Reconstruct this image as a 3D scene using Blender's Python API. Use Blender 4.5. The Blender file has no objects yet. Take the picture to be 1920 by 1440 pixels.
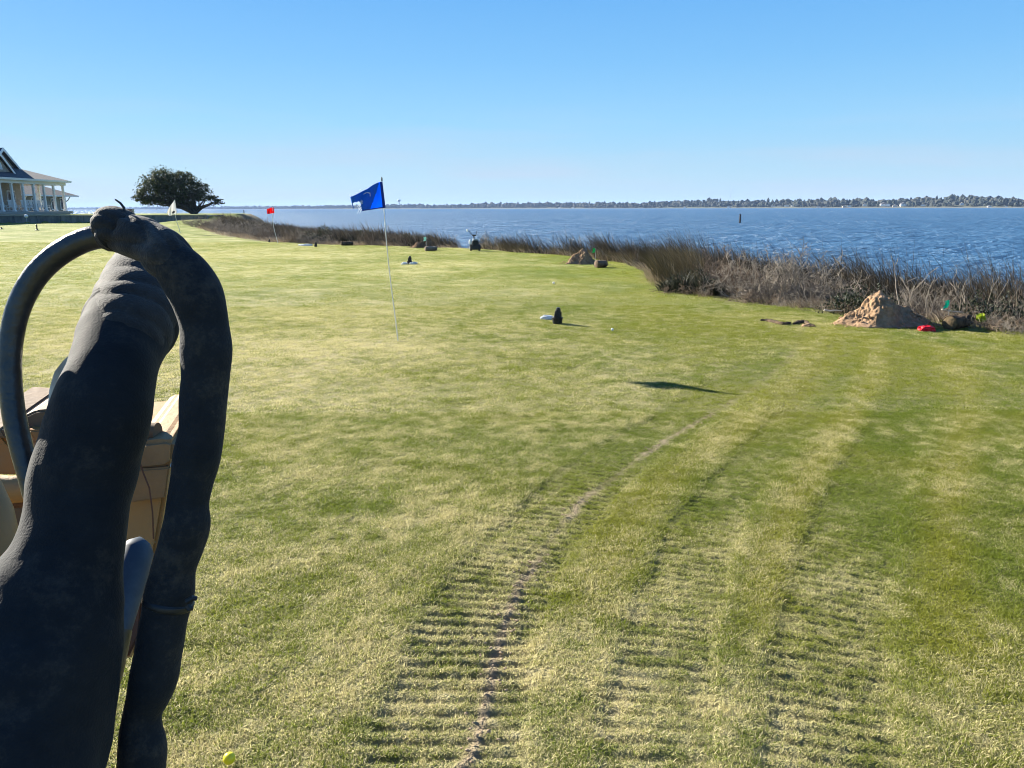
import bpy, math, random
import numpy as np
from mathutils import Vector, Matrix, noise as mnoise

# ---------------------------------------------------------------- camera, sky, sun
SC = bpy.context.scene
COL = SC.collection
H, F = 1.93, 1443.0                       # eye height (m), focal length for a 1920 px wide picture
PITCH, ROLL = math.radians(12.88), math.radians(0.21)
fwd = np.array([0, math.cos(PITCH), -math.sin(PITCH)])
r0 = np.array([1.0, 0, 0]); u0 = np.array([0, math.sin(PITCH), math.cos(PITCH)])
RT = r0 * math.cos(ROLL) - u0 * math.sin(ROLL)
UP = u0 * math.cos(ROLL) + r0 * math.sin(ROLL)
EYE = np.array([0, 0, H])
cam = bpy.data.cameras.new('camera'); cam.sensor_width = 36; cam.lens = 36 * F / 1920
cam.clip_start = 0.05; cam.clip_end = 60000
camo = bpy.data.objects.new('camera', cam); COL.objects.link(camo)
camo.matrix_world = Matrix(((RT[0], UP[0], -fwd[0], 0), (RT[1], UP[1], -fwd[1], 0), (RT[2], UP[2], -fwd[2], H), (0, 0, 0, 1)))
SC.camera = camo

SUN_TRAVEL = Vector((4.18, -3.24, -2.3)).normalized()
SUN_EL = math.asin(-SUN_TRAVEL.z); SUN_AZ = math.atan2(-SUN_TRAVEL.x, -SUN_TRAVEL.y)
w = bpy.data.worlds.new('World'); SC.world = w; w.use_nodes = True
nt = w.node_tree; nt.nodes.clear()
wo = nt.nodes.new('ShaderNodeOutputWorld'); bg = nt.nodes.new('ShaderNodeBackground')
sky = nt.nodes.new('ShaderNodeTexSky'); sky.sky_type = 'NISHITA'; sky.sun_disc = False
sky.sun_elevation = SUN_EL; sky.sun_rotation = SUN_AZ
sky.altitude = 0; sky.air_density = 1.0; sky.dust_density = 0.25; sky.ozone_density = 2.2
bg.inputs['Strength'].default_value = 0.082
# clear winter sky: the physical sky, evened out by a height gradient that is the same all the way round
wtc = nt.nodes.new('ShaderNodeTexCoord'); wsp = nt.nodes.new('ShaderNodeSeparateXYZ'); nt.links.new(wtc.outputs['Generated'], wsp.inputs[0])
wrp = nt.nodes.new('ShaderNodeValToRGB'); nt.links.new(wsp.outputs['Z'], wrp.inputs[0])
SKY_STOPS = ((0.0, (.46, .65, .79)), (.035, (.42, .66, .84)), (.10, (.285, .61, .91)), (.17, (.19, .51, .90)), (.25, (.125, .42, .87)), (.6, (.06, .22, .62)), (1.0, (.035, .14, .45)))
cr = wrp.color_ramp
for i, (p_, c_) in enumerate(SKY_STOPS):
    e_ = cr.elements[i] if i < 2 else cr.elements.new(p_)
    e_.position = p_; e_.color = (c_[0], c_[1], c_[2], 1)
wsc = nt.nodes.new('ShaderNodeVectorMath'); wsc.operation = 'SCALE'; wsc.inputs['Scale'].default_value = 3.3; nt.links.new(wrp.outputs[0], wsc.inputs[0])
wmx = nt.nodes.new('ShaderNodeMix'); wmx.data_type = 'RGBA'; wmx.inputs[0].default_value = .95
nt.links.new(sky.outputs[0], wmx.inputs[6]); nt.links.new(wsc.outputs[0], wmx.inputs[7])
# thin high streaks low in the sky
wmp = nt.nodes.new('ShaderNodeMapping'); wmp.inputs['Scale'].default_value = (1.6, 1.6, 16); nt.links.new(wtc.outputs['Generated'], wmp.inputs[0])
wnz = nt.nodes.new('ShaderNodeTexNoise'); wnz.inputs['Scale'].default_value = 2.1; wnz.inputs['Detail'].default_value = 5; nt.links.new(wmp.outputs[0], wnz.inputs['Vector'])
wmr = nt.nodes.new('ShaderNodeMapRange'); wmr.inputs[1].default_value = .46; wmr.inputs[2].default_value = .72; wmr.inputs[4].default_value = .55; nt.links.new(wnz.outputs[0], wmr.inputs[0])
wlo = nt.nodes.new('ShaderNodeMapRange'); wlo.inputs[1].default_value = .13; wlo.inputs[2].default_value = .04; nt.links.new(wsp.outputs['Z'], wlo.inputs[0])
wmu = nt.nodes.new('ShaderNodeMath'); wmu.operation = 'MULTIPLY'; nt.links.new(wmr.outputs[0], wmu.inputs[0]); nt.links.new(wlo.outputs[0], wmu.inputs[1])
wcl = nt.nodes.new('ShaderNodeMix'); wcl.data_type = 'RGBA'; wcl.inputs[7].default_value = (1.95, 2.25, 2.75, 1)
nt.links.new(wmu.outputs[0], wcl.inputs[0]); nt.links.new(wmx.outputs[2], wcl.inputs[6])
nt.links.new(wcl.outputs[2], bg.inputs['Color']); nt.links.new(bg.outputs[0], wo.inputs['Surface'])
sl = bpy.data.lights.new('sun', 'SUN'); sl.energy = 5.0; sl.angle = math.radians(0.53); sl.color = (1.0, 0.93, 0.80)
so = bpy.data.objects.new('sun', sl); COL.objects.link(so)
so.rotation_euler = SUN_TRAVEL.to_track_quat('-Z', 'Y').to_euler()
SC.view_settings.view_transform = 'Standard'; SC.view_settings.look = 'None'
SC.view_settings.gamma = 1; SC.view_settings.use_curve_mapping = False
SC.view_settings.exposure = 1.92
SC.render.engine = 'CYCLES'; SC.cycles.filter_width = 1.05

# ---------------------------------------------------------------- placing helpers (photo direction + real distance -> world point)
def ray(px, py):
    d = fwd * F + RT * (px - 960) + UP * (720 - py)
    return d / F                                     # depth along the axis = 1
def P(px, py, zc): return EYE + ray(px, py) * zc
def G(px, py, z=0.0):
    d = ray(px, py); return EYE + d * ((z - H) / d[2])
def AY(px, py, Y):
    d = ray(px, py); return EYE + d * (Y / d[1])

# ---------------------------------------------------------------- noise
def _hash(ix, iy, seed):
    h = (ix.astype(np.int64) * 374761393 + iy.astype(np.int64) * 668265263 + seed * 1274126177) & 0x7fffffff
    h = ((h ^ (h >> 13)) * 1103515245) & 0x7fffffff
    h = ((h ^ (h >> 16)) * 69069 + 12345) & 0x7fffffff
    return ((h >> 7) & 0xffff) / 65535.0
def vnoise(x, y, seed=0):
    x = np.asarray(x, float); y = np.asarray(y, float)
    ix = np.floor(x); iy = np.floor(y); fx = x - ix; fy = y - iy
    fx = fx * fx * (3 - 2 * fx); fy = fy * fy * (3 - 2 * fy)
    a = _hash(ix, iy, seed); b = _hash(ix + 1, iy, seed); c = _hash(ix, iy + 1, seed); d = _hash(ix + 1, iy + 1, seed)
    return (a * (1 - fx) + b * fx) * (1 - fy) + (c * (1 - fx) + d * fx) * fy
def fbm(x, y, seed=0, o=4):
    s = 0; a = 0.5; t = 0
    for k in range(o):
        s = s + a * vnoise(x * 2 ** k, y * 2 ** k, seed + 17 * k); t += a; a *= 0.5
    return s / t
def sstep(a, b, x):
    t = np.clip((np.asarray(x, float) - a) / (b - a), 0, 1); return t * t * (3 - 2 * t)

# ---------------------------------------------------------------- mesh helpers
def raw_mesh(name, verts, faces_n, idx, mat=None, smooth=False):
    """verts (n,3); faces_n: verts per face (constant int) ; idx flat array"""
    me = bpy.data.meshes.new(name)
    verts = np.asarray(verts, np.float32); idx = np.asarray(idx, np.int32).ravel()
    me.vertices.add(len(verts)); me.vertices.foreach_set('co', verts.ravel())
    nf = len(idx) // faces_n
    me.loops.add(len(idx)); me.loops.foreach_set('vertex_index', idx)
    me.polygons.add(nf)
    me.polygons.foreach_set('loop_start', np.arange(0, len(idx), faces_n, dtype=np.int32))
    me.polygons.foreach_set('use_smooth', np.full(nf, smooth))
    me.update(calc_edges=True)
    if mat: me.materials.append(mat)
    return me
def link(name, me, parent=None, loc=None):
    o = bpy.data.objects.new(name, me); COL.objects.link(o)
    if parent is not None: o.parent = parent
    if loc is not None: o.location = loc
    return o
def tag(o, label=None, cat=None, group=None, kind=None):
    for k, v in (('label', label), ('category', cat), ('group', group), ('kind', kind)):
        if v: o[k] = v
    return o
def thing(name, loc, label, cat, group=None, rz=0.0):
    o = bpy.data.objects.new(name, None); COL.objects.link(o); o.empty_display_size = 0.2
    o.location = Vector([float(v) for v in loc]); o.rotation_euler = (0, 0, rz)
    return tag(o, label, cat, group)
def put_attr(me, name, arr):
    a = me.attributes.new(name, 'FLOAT', 'POINT'); a.data.foreach_set('value', np.asarray(arr, np.float32))

class MB:
    """collects simple shapes, then links them as one object"""
    def __init__(s): s.v = []; s.f = []
    def add(s, vs, fs):
        n = len(s.v); s.v += [tuple(float(c) for c in v) for v in vs]; s.f += [tuple(i + n for i in f) for f in fs]; return s
    def box(s, c, d, rz=0.0, taper=1.0, rx=0.0, ry=0.0, bev=0.0):
        x, y, z = d[0] / 2, d[1] / 2, d[2] / 2
        b = min(bev, x * .9, y * .9)
        M = Matrix.Rotation(rz, 3, 'Z') @ Matrix.Rotation(ry, 3, 'Y') @ Matrix.Rotation(rx, 3, 'X')
        vs = []
        if b > 0:
            ring = [(-x + b, -y), (x - b, -y), (x, -y + b), (x, y - b), (x - b, y), (-x + b, y), (-x, y - b), (-x, -y + b)]
            lev = [(-z, 1 - b / max(x, y)), (-z + min(b, z * .9), 1), (z - min(b, z * .9), taper), (z, taper * (1 - b / max(x, y)))]
            for zz, k in lev: vs += [(px * k, py * k, zz) for px, py in ring]
            fs = [tuple(range(7, -1, -1)), tuple(range(24, 32))]
            for L in range(3):
                for i in range(8): fs.append((L * 8 + i, L * 8 + (i + 1) % 8, L * 8 + 8 + (i + 1) % 8, L * 8 + 8 + i))
        else:
            for zz, k in ((-z, 1), (z, taper)):
                vs += [(-x * k, -y * k, zz), (x * k, -y * k, zz), (x * k, y * k, zz), (-x * k, y * k, zz)]
            fs = [(3, 2, 1, 0), (4, 5, 6, 7)] + [(i, (i + 1) % 4, 4 + (i + 1) % 4, 4 + i) for i in range(4)]
        c = Vector([float(q) for q in c])
        return s.add([M @ Vector(v) + c for v in vs], fs)
    def tube(s, pts, rad, n=12, cap=True):
        pts = [Vector([float(q) for q in p]) for p in pts]
        rad = [rad] * len(pts) if np.isscalar(rad) else list(rad)
        vs = []; u = None
        for i, p in enumerate(pts):
            t = (pts[min(i + 1, len(pts) - 1)] - pts[max(i - 1, 0)]).normalized()
            if u is None:
                a = Vector((0, 0, 1)) if abs(t.z) < .9 else Vector((1, 0, 0)); u = t.cross(a).normalized()
            u = (u - t * u.dot(t)).normalized(); q = t.cross(u)
            for k in range(n):
                an = 2 * math.pi * k / n; vs.append(p + (u * math.cos(an) + q * math.sin(an)) * rad[i])
        fs = []
        for i in range(len(pts) - 1):
            for k in range(n): fs.append((i * n + k, i * n + (k + 1) % n, (i + 1) * n + (k + 1) % n, (i + 1) * n + k))
        if cap: fs += [tuple(range(n - 1, -1, -1)), tuple((len(pts) - 1) * n + k for k in range(n))]
        return s.add(vs, fs)
    def lathe(s, prof, c=(0, 0, 0), n=20, tilt=None):
        vs = []; c = Vector([float(q) for q in c])
        for r, z in prof:
            for k in range(n):
                an = 2 * math.pi * k / n; v = Vector((r * math.cos(an), r * math.sin(an), z))
                vs.append((tilt @ v if tilt else v) + c)
        fs = [tuple(range(n - 1, -1, -1)), tuple((len(prof) - 1) * n + k for k in range(n))]
        for i in range(len(prof) - 1):
            for k in range(n): fs.append((i * n + k, i * n + (k + 1) % n, (i + 1) * n + (k + 1) % n, (i + 1) * n + k))
        return s.add(vs, fs)
    def prism(s, poly, off):
        """polygon (3d points) extruded by vector off"""
        n = len(poly); a = [Vector([float(q) for q in p]) for p in poly]; o = Vector([float(q) for q in off])
        fs = [tuple(range(n)), tuple(range(2 * n - 1, n - 1, -1))] + [(i, n + i, n + (i + 1) % n, (i + 1) % n) for i in range(n)]
        return s.add(a + [p + o for p in a], fs)
    def build(s, name, mat, parent=None, smooth=False, loc=None, bevel=0.0):
        me = bpy.data.meshes.new(name); me.from_pydata(s.v, [], s.f); me.update()
        import bmesh
        bm = bmesh.new(); bm.from_mesh(me); bmesh.ops.recalc_face_normals(bm, faces=bm.faces)
        if bevel:
            bmesh.ops.bevel(bm, geom=list(bm.edges), offset=bevel, segments=2, affect='EDGES', clamp_overlap=True)
        bm.to_mesh(me); bm.free()
        if smooth:
            me.polygons.foreach_set('use_smooth', np.full(len(me.polygons), True))
            me.set_sharp_from_angle(angle=math.radians(40))
        me.materials.append(mat)
        return link(name, me, parent, loc)

# ---------------------------------------------------------------- materials
def new_mat(name):
    m = bpy.data.materials.new(name); m.use_nodes = True
    t = m.node_tree; t.nodes.clear(); return m, t
def N(t, typ, **kw):
    n = t.nodes.new(typ)
    for k, v in kw.items():
        if k in n.inputs: n.inputs[k].default_value = v
        else: setattr(n, k, v)
    return n
def rgba(c): return (c[0], c[1], c[2], 1.0)
def mat(name, c1, c2=None, scale=8.0, rough=0.7, spec=0.3, metal=0.0, bump=0.0, bscale=40.0, trans=0.0, edge=(0.4, 0.6), stretch=(1, 1, 1), sheen=0.0, coat=0.0):
    m, t = new_mat(name)
    out = N(t, 'ShaderNodeOutputMaterial'); b = N(t, 'ShaderNodeBsdfPrincipled', Roughness=rough, Metallic=metal)
    b.inputs['Specular IOR Level'].default_value = spec
    b.inputs['Sheen Weight'].default_value = sheen; b.inputs['Coat Weight'].default_value = coat
    tc = N(t, 'ShaderNodeTexCoord'); mp = N(t, 'ShaderNodeMapping'); mp.inputs['Scale'].default_value = stretch
    t.links.new(tc.outputs['Object'], mp.inputs[0])
    b.inputs['Base Color'].default_value = rgba(c1)
    col = None
    if c2:
        nz = N(t, 'ShaderNodeTexNoise', Scale=scale, Detail=6.0, Roughness=0.65); t.links.new(mp.outputs[0], nz.inputs['Vector'])
        rp = N(t, 'ShaderNodeMapRange'); rp.inputs[1].default_value, rp.inputs[2].default_value = edge
        t.links.new(nz.outputs[0], rp.inputs[0])
        mx = N(t, 'ShaderNodeMix', data_type='RGBA'); mx.inputs[6].default_value = rgba(c1); mx.inputs[7].default_value = rgba(c2)
        t.links.new(rp.outputs[0], mx.inputs[0]); col = mx.outputs[2]; t.links.new(col, b.inputs['Base Color'])
    if bump:
        nb = N(t, 'ShaderNodeTexNoise', Scale=bscale, Detail=5.0); t.links.new(mp.outputs[0], nb.inputs['Vector'])
        bp = N(t, 'ShaderNodeBump', Strength=bump, Distance=0.01); t.links.new(nb.outputs[0], bp.inputs['Height'])
        t.links.new(bp.outputs[0], b.inputs['Normal'])
    sh = b.outputs[0]
    if trans:
        tr = N(t, 'ShaderNodeBsdfTranslucent'); tr.inputs[0].default_value = rgba(c1)
        if col: t.links.new(col, tr.inputs[0])
        ms = N(t, 'ShaderNodeMixShader'); ms.inputs[0].default_value = trans
        t.links.new(sh, ms.inputs[1]); t.links.new(tr.outputs[0], ms.inputs[2]); sh = ms.outputs[0]
    t.links.new(sh, out.inputs['Surface']); return m

# ---------------------------------------------------------------- terrain functions
LAWN_EDGE = np.array([(-220, 118), (-140, 120), (-75, 118), (-50, 117), (-36, 108), (-31, 88), (-29, 76), (-26.5, 66), (-20, 54), (-14.5, 46.5), (-11, 43.5), (-6, 41), (-1.6, 38),
                      (0, 35), (2.1, 32.5), (3.9, 27.5), (4.1, 24), (3.5, 19.8), (4.0, 17.4), (4.9, 16), (5.5, 14.9), (6.1, 13.7), (7.3, 12.5), (8.0, 11.6), (9.6, 9), (12, 3), (15, -8), (20, -40)], float)
WATER_EDGE = np.array([(-220, 130), (-140, 130), (-58, 127), (-33, 115), (-26, 95), (-22, 82), (-19, 73), (-12, 67), (-6, 60), (-3.4, 52), (-2.6, 45.5),
                       (0, 39.5), (3.3, 35), (6.8, 29), (9.6, 24), (12.3, 17.5), (14.8, 11), (17, 3), (20, -8), (26, -40)], float)
def sdist(poly, x, y):
    """signed distance to an open polyline, positive on its water side (left when walking along it)"""
    best = np.full(np.shape(x), 1e9); sg = np.ones(np.shape(x))
    for (ax, ay), (bx, by) in zip(poly[:-1], poly[1:]):
        dx, dy = bx - ax, by - ay; L = dx * dx + dy * dy
        t = np.clip(((x - ax) * dx + (y - ay) * dy) / L, 0, 1)
        qx, qy = x - ax - t * dx, y - ay - t * dy; d = np.hypot(qx, qy)
        c = dx * (y - ay) - dy * (x - ax)
        u = d < best - 1e-9; best = np.where(u, d, best); sg = np.where(u, np.where(c > 0, 1.0, -1.0), sg)
    return best * sg
WATER_Z = -0.9
def shore_t(x, y):
    dl = sdist(LAWN_EDGE, x, y); dw = -sdist(WATER_EDGE, x, y)
    t = dl / np.maximum(dl + dw, 0.3)
    return np.where(dl <= 0, np.maximum(dl * 0.05, -1), np.where(dw <= 0, 1 + np.minimum(-dw * .1, 1), t)), dl, dw
WALL_Y, WALL_END, TERRACE_Z = 82.0, -31.8, 1.36
def ground_z(x, y):
    x = np.asarray(x, float); y = np.asarray(y, float)
    t, dl, dw = shore_t(x, y)
    rise = 0.57 * sstep(36, 82, y) * sstep(-8, -24, x)
    z = rise + 0.05 * (fbm(x / 9, y / 9, 3, 2) - .5) * sstep(12, 25, np.hypot(x, y))
    terr = sstep(WALL_Y + .15, WALL_Y + .6, y) * sstep(WALL_END + 1.5, WALL_END - .3, x)
    z = z + (TERRACE_Z - .02 - z) * terr
    mound = np.exp(-((x + 30.5) / 3.2) ** 2 - ((y - 76) / 7.0) ** 2)
    z = z + 0.42 * mound * (1 - terr)
    s = np.clip(t, 0, 2)
    z = z * (1 - sstep(0, .7, s)) + (-0.95) * sstep(0.02, 1.0, s) - 1.6 * sstep(1.0, 1.6, s)
    z = z + np.where((s > 0) & (s < 1), .12 * (fbm(x * 1.3, y * 1.3, 9, 3) - .5), 0)
    return z

def polyline_coords(pts, x, y):
    """nearest distance (signed) and arc length along a polyline"""
    best = np.full(np.shape(x), 1e9); arc = np.zeros(np.shape(x)); sg = np.ones(np.shape(x)); a0 = 0.0
    for (ax, ay), (bx, by) in zip(pts[:-1], pts[1:]):
        dx, dy = bx - ax, by - ay; L = math.hypot(dx, dy)
        t = np.clip(((x - ax) * dx + (y - ay) * dy) / L ** 2, 0, 1)
        qx, qy = x - ax - t * dx, y - ay - t * dy; d = np.hypot(qx, qy)
        c = dx * (y - ay) - dy * (x - ax)
        u = d < best; best = np.where(u, d, best); arc = np.where(u, a0 + t * L, arc); sg = np.where(u, np.sign(c), sg)
        a0 += L
    return best * sg, arc
def catmull(pts, k=8):
    p = np.asarray(pts, float); p = np.vstack([2 * p[0] - p[1], p, 2 * p[-1] - p[-2]]); out = []
    for i in range(1, len(p) - 2):
        for s in np.arange(k) / k:
            out.append(0.5 * ((2 * p[i]) + (-p[i - 1] + p[i + 1]) * s + (2 * p[i - 1] - 5 * p[i] + 4 * p[i + 1] - p[i + 2]) * s * s + (-p[i - 1] + 3 * p[i] - 3 * p[i + 1] + p[i + 2]) * s ** 3))
    out.append(p[-2]); return np.array(out)
def ground_curve(px): return catmull([G(a, b)[:2] for a, b in px], 6)
SLIT = ground_curve([(835, 1600), (862, 1480), (885, 1400), (912, 1290), (940, 1190), (980, 1090), (1062, 970), (1165, 882), (1290, 800), (1400, 735), (1470, 680), (1498, 640), (1500, 612)])
TRK_A = ground_curve([(785, 1600), (815, 1470), (860, 1300), (905, 1150), (985, 1030), (1120, 890), (1300, 770), (1420, 690)])
TRK_B = ground_curve([(1225, 1600), (1230, 1470), (1238, 1300), (1262, 1150), (1335, 970), (1432, 850), (1525, 745), (1570, 685), (1582, 640)])
TRK_C = ground_curve([(1560, 1600), (1560, 1470), (1556, 1300), (1562, 1150), (1592, 1000), (1645, 870), (1698, 770), (1716, 700), (1700, 650)])
def track_fields(x, y):
    """groove: depth 0..1 of the pressed cleat marks; press: flattened turf; slit: the plough line"""
    r = np.hypot(x, y); groove = np.zeros(np.shape(x)); press = np.zeros(np.shape(x))
    for k, (cv, wd, st, lo, hi) in enumerate(((TRK_A, .30, .92, 3.6, 6.4), (TRK_B, .22, .55, 3.4, 6.6), (TRK_C, .26, .62, 3.2, 5.8))):
        d, a = polyline_coords(cv, x, y)
        d = d + .05 * (fbm(x * 3, y * 3, 40 + k, 2) - .5)
        band = 1 - sstep(wd * .8, wd * 1.1, np.abs(d))
        patch = .55 + .45 * sstep(.34, .58, fbm(x * 1.6, y * 1.6, 50 + k, 3))
        ph = a + .018 * (fbm(x * 5, y * 5, 60 + k, 2) - .5) + .1 * d
        wave = sstep(.35, .95, .5 + .5 * np.sin(2 * np.pi * ph / .083))
        groove = np.maximum(groove, band * wave * st * patch * (1 - sstep(lo, hi, r)))
        press = np.maximum(press, band * (1 - .45 * sstep(5, 14, r)))
    d, a = polyline_coords(SLIT, x, y)
    d = d + .05 * (fbm(x * 6, y * 6, 71, 2) - .5)
    slit = np.exp(-(d / .024) ** 2) * (.35 + .65 * sstep(.36, .58, fbm(a * 3.2, a * 0, 73, 3))) * (1 - .65 * sstep(5.5, 9, r))
    return groove, press, slit
def dryness(x, y):
    r = np.hypot(x, y)
    big = fbm(x / 2.6 + 7, y / 2.6, 11, 4); mid = fbm(x * 1.7, y * 1.7, 23, 3); fine = fbm(x * 7, y * 7, 29, 3)
    d = .33 + .36 * (big - .5) + .38 * (mid - .5) + .70 * (fine - .5) + .42 * (vnoise(x * 15, y * 15, 37) - .5) * (1 - sstep(12, 20, r))
    pr = np.zeros(np.shape(x))
    for cv in (TRK_A, TRK_B, TRK_C):
        q, a = polyline_coords(cv, x, y); pr = np.maximum(pr, 1 - sstep(.20, .30, np.abs(q)))
    for cv, off, wd in ((SLIT, -.40, .17), (TRK_B, -.42, .14), (TRK_C, -.46, .15), (TRK_C, .46, .13)):
        q, a = polyline_coords(cv, x, y); d += .10 * np.exp(-((q - off) / wd) ** 2) * sstep(4.6, 6.5, r)
    d -= .12 * pr * sstep(3.8, 5.5, r) * (1 - .4 * sstep(9, 14, r))
    d += .13 * sstep(2.0, -3.5, x) - .12 * sstep(0.6, 3.2, x) * sstep(2.6, 4.0, y) - .10 * sstep(14, 26, r)
    d += .06 * sstep(14, 40, y) * sstep(0, -10, x) - .12 * sstep(40, 60, y)
    for cx, cy, rx, ry, a in ((-2.7, 10.6, 1.6, .9, .26), (-2.9, 8.2, 1.2, 1.4, .16), (-.2, 10.9, 1.3, .25, .2), (-4.2, 24, 3.0, .8, .3), (-2, 27, 8, 1.1, .18), (-12, 33, 6, 3, .2),
                              (-.6, 4.6, .5, .7, .2), (.1, 2.9, .8, .35, .18), (1.6, 2.5, 1.2, .3, .22), (3.0, 7.6, .5, .25, .15)):
        d += a * np.exp(-((x - cx) / rx) ** 2 - ((y - cy) / ry) ** 2)
    for cx, cy, rx, ry, a in ((2.6, 12.2, 3.2, 1.2, .22), (-.9, 4.75, .22, .16, .45), (2.4, 4.6, .5, 1.2, .14), (6, 10.5, 1.6, 1.3, .15), (1.5, 15.5, 2.5, 1, .1), (-4.5, 13, 2.5, .8, .12)):
        d -= a * np.exp(-((x - cx) / rx) ** 2 - ((y - cy) / ry) ** 2)
    return d
def yellowness(x, y):
    """yellow-green strips left standing between the passes"""
    s = np.zeros(np.shape(x))
    for cv, off, wd in ((SLIT, -.36, .20), (TRK_B, -.42, .13), (TRK_C, -.50, .16), (TRK_B, .42, .1)):
        d, a = polyline_coords(cv, x, y); s = np.maximum(s, np.exp(-((d - off) / wd) ** 2))
    return np.clip(s * sstep(3.0, 4.2, np.hypot(x, y)) * (.6 + .6 * fbm(x * 2, y * 2, 90, 2)) + (.36 + .30 * sstep(.3, 3, x)) * sstep(.3, .65, fbm(x * .8, y * .8, 95, 3)), 0, 1)

# ---------------------------------------------------------------- turf colours (shared by blades and soil sheet)
GREEN, YGREEN, STRAW, SOIL = (0.128, 0.166, 0.018), (0.222, 0.236, 0.024), (0.58, 0.52, 0.27), (0.29, 0.23, 0.15)
def lawn_material():
    m, t = new_mat('lawn_turf')
    out = N(t, 'ShaderNodeOutputMaterial'); b = N(t, 'ShaderNodeBsdfPrincipled', Roughness=0.9); b.inputs['Specular IOR Level'].default_value = .15
    geo = N(t, 'ShaderNodeNewGeometry')
    def at(n): a = N(t, 'ShaderNodeAttribute'); a.attribute_name = n; return a.outputs['Fac']
    def mix(f, a, c):
        x = N(t, 'ShaderNodeMix', data_type='RGBA')
        for s, v in ((0, f), (6, a), (7, c)):
            if isinstance(v, (tuple, float)): x.inputs[s].default_value = v if isinstance(v, float) else rgba(v)
            else: t.links.new(v, x.inputs[s])
        return x.outputs[2]
    def math_(op, a, c):
        x = N(t, 'ShaderNodeMath', operation=op)
        for s, v in ((0, a), (1, c)):
            if isinstance(v, float): x.inputs[s].default_value = v
            else: t.links.new(v, x.inputs[s])
        return x.outputs[0]
    def noise(sc, det=4.0, st=(1, 1, 1)):
        mp = N(t, 'ShaderNodeMapping'); mp.inputs['Scale'].default_value = st; t.links.new(geo.outputs['Position'], mp.inputs[0])
        x = N(t, 'ShaderNodeTexNoise', Scale=sc, Detail=det, Roughness=.7); t.links.new(mp.outputs[0], x.inputs['Vector']); return x.outputs[0]
    n1 = noise(22.0); n2 = noise(4.5, 6.0, (.6, 1.3, 1)); n3 = noise(90.0, 2.0)
    v = math_('ADD', at('dry'), math_('MULTIPLY', math_('SUBTRACT', n1, .5), .9)); v = math_('ADD', v, math_('MULTIPLY', math_('SUBTRACT', n2, .5), .75))
    mr = N(t, 'ShaderNodeMapRange'); mr.inputs[1].default_value, mr.inputs[2].default_value = .2, .95; t.links.new(v, mr.inputs[0])
    c = mix(mr.outputs[0], GREEN, STRAW)
    c = mix(math_('MULTIPLY', at('yel'), .7), c, YGREEN)
    c = mix(math_('MULTIPLY', at('nearby'), .45), c, tuple(.5 * q for q in SOIL))      # thatch and soil under the blades
    c = mix(at('slit'), c, SOIL)
    c = mix(math_('MULTIPLY', at('bank'), .9), c, mix(n2, (0.06, 0.048, 0.032), (0.24, 0.19, 0.13)))
    t.links.new(c, b.inputs['Base Color'])
    hs = math_('ADD', n3, math_('MULTIPLY', n1, 1.6))
    bp = N(t, 'ShaderNodeBump', Strength=.9, Distance=.03); t.links.new(hs, bp.inputs['Height']); t.links.new(bp.outputs[0], b.inputs['Normal'])
    t.links.new(b.outputs[0], out.inputs['Surface']); return m
MAT_LAWN = lawn_material()

def polar_sheet(rs, th, zfun):
    R, T = np.meshgrid(rs, th, indexing='ij'); x = R * np.sin(T); y = R * np.cos(T)
    n, k = R.shape; i = np.arange(n - 1)[:, None] * k; j = np.arange(k - 1)[None, :]
    q = np.stack([i + j, i + j + 1, i + k + j + 1, i + k + j], -1).reshape(-1, 4)
    return x.ravel(), y.ravel(), q[:, ::-1]
rs = np.concatenate([[0.02, .4, .8, 1.2], 1.5 * np.exp(np.arange(0, math.log(7 / 1.5), .0042)), 7 * np.exp(np.arange(0, math.log(200 / 7), .011))])
th = np.concatenate([np.linspace(-math.pi, -.95, 60)[:-1], np.linspace(-.95, .95, 230), np.linspace(.95, math.pi, 60)[1:]])
gx, gy, gq = polar_sheet(rs, th, None)
gz = ground_z(gx, gy)
gr, prs, slt = track_fields(gx, gy)
near = np.hypot(gx, gy) < 16
gz = gz - .026 * gr - np.where(near, .008 * prs, 0) + np.where(near, .02 * (fbm(gx * 4, gy * 4, 5, 3) - .5) + .03 * slt * (fbm(gx * 14, gy * 14, 6, 2) - .35), 0)
lawn_me = raw_mesh('lawn', np.stack([gx, gy, gz], 1), 4, gq, MAT_LAWN, True)
tt, dl, dw = shore_t(gx, gy)
rr = np.hypot(gx, gy)
put_attr(lawn_me, 'dry', dryness(gx, gy)); put_attr(lawn_me, 'slit', np.clip(slt * 1.0 + gr * .3, 0, 1)); put_attr(lawn_me, 'yel', yellowness(gx, gy))
put_attr(lawn_me, 'nearby', (1 - sstep(9, 26, rr)) * (1 - sstep(-.1, .2, dl))); put_attr(lawn_me, 'bank', sstep(-.25, .5, dl + .9 * (fbm(gx, gy, 77, 3) - .5)))
lawn = tag(link('lawn', lawn_me), 'worn green and straw lawn with curved track marks running to the shore', kind='structure')

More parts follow.
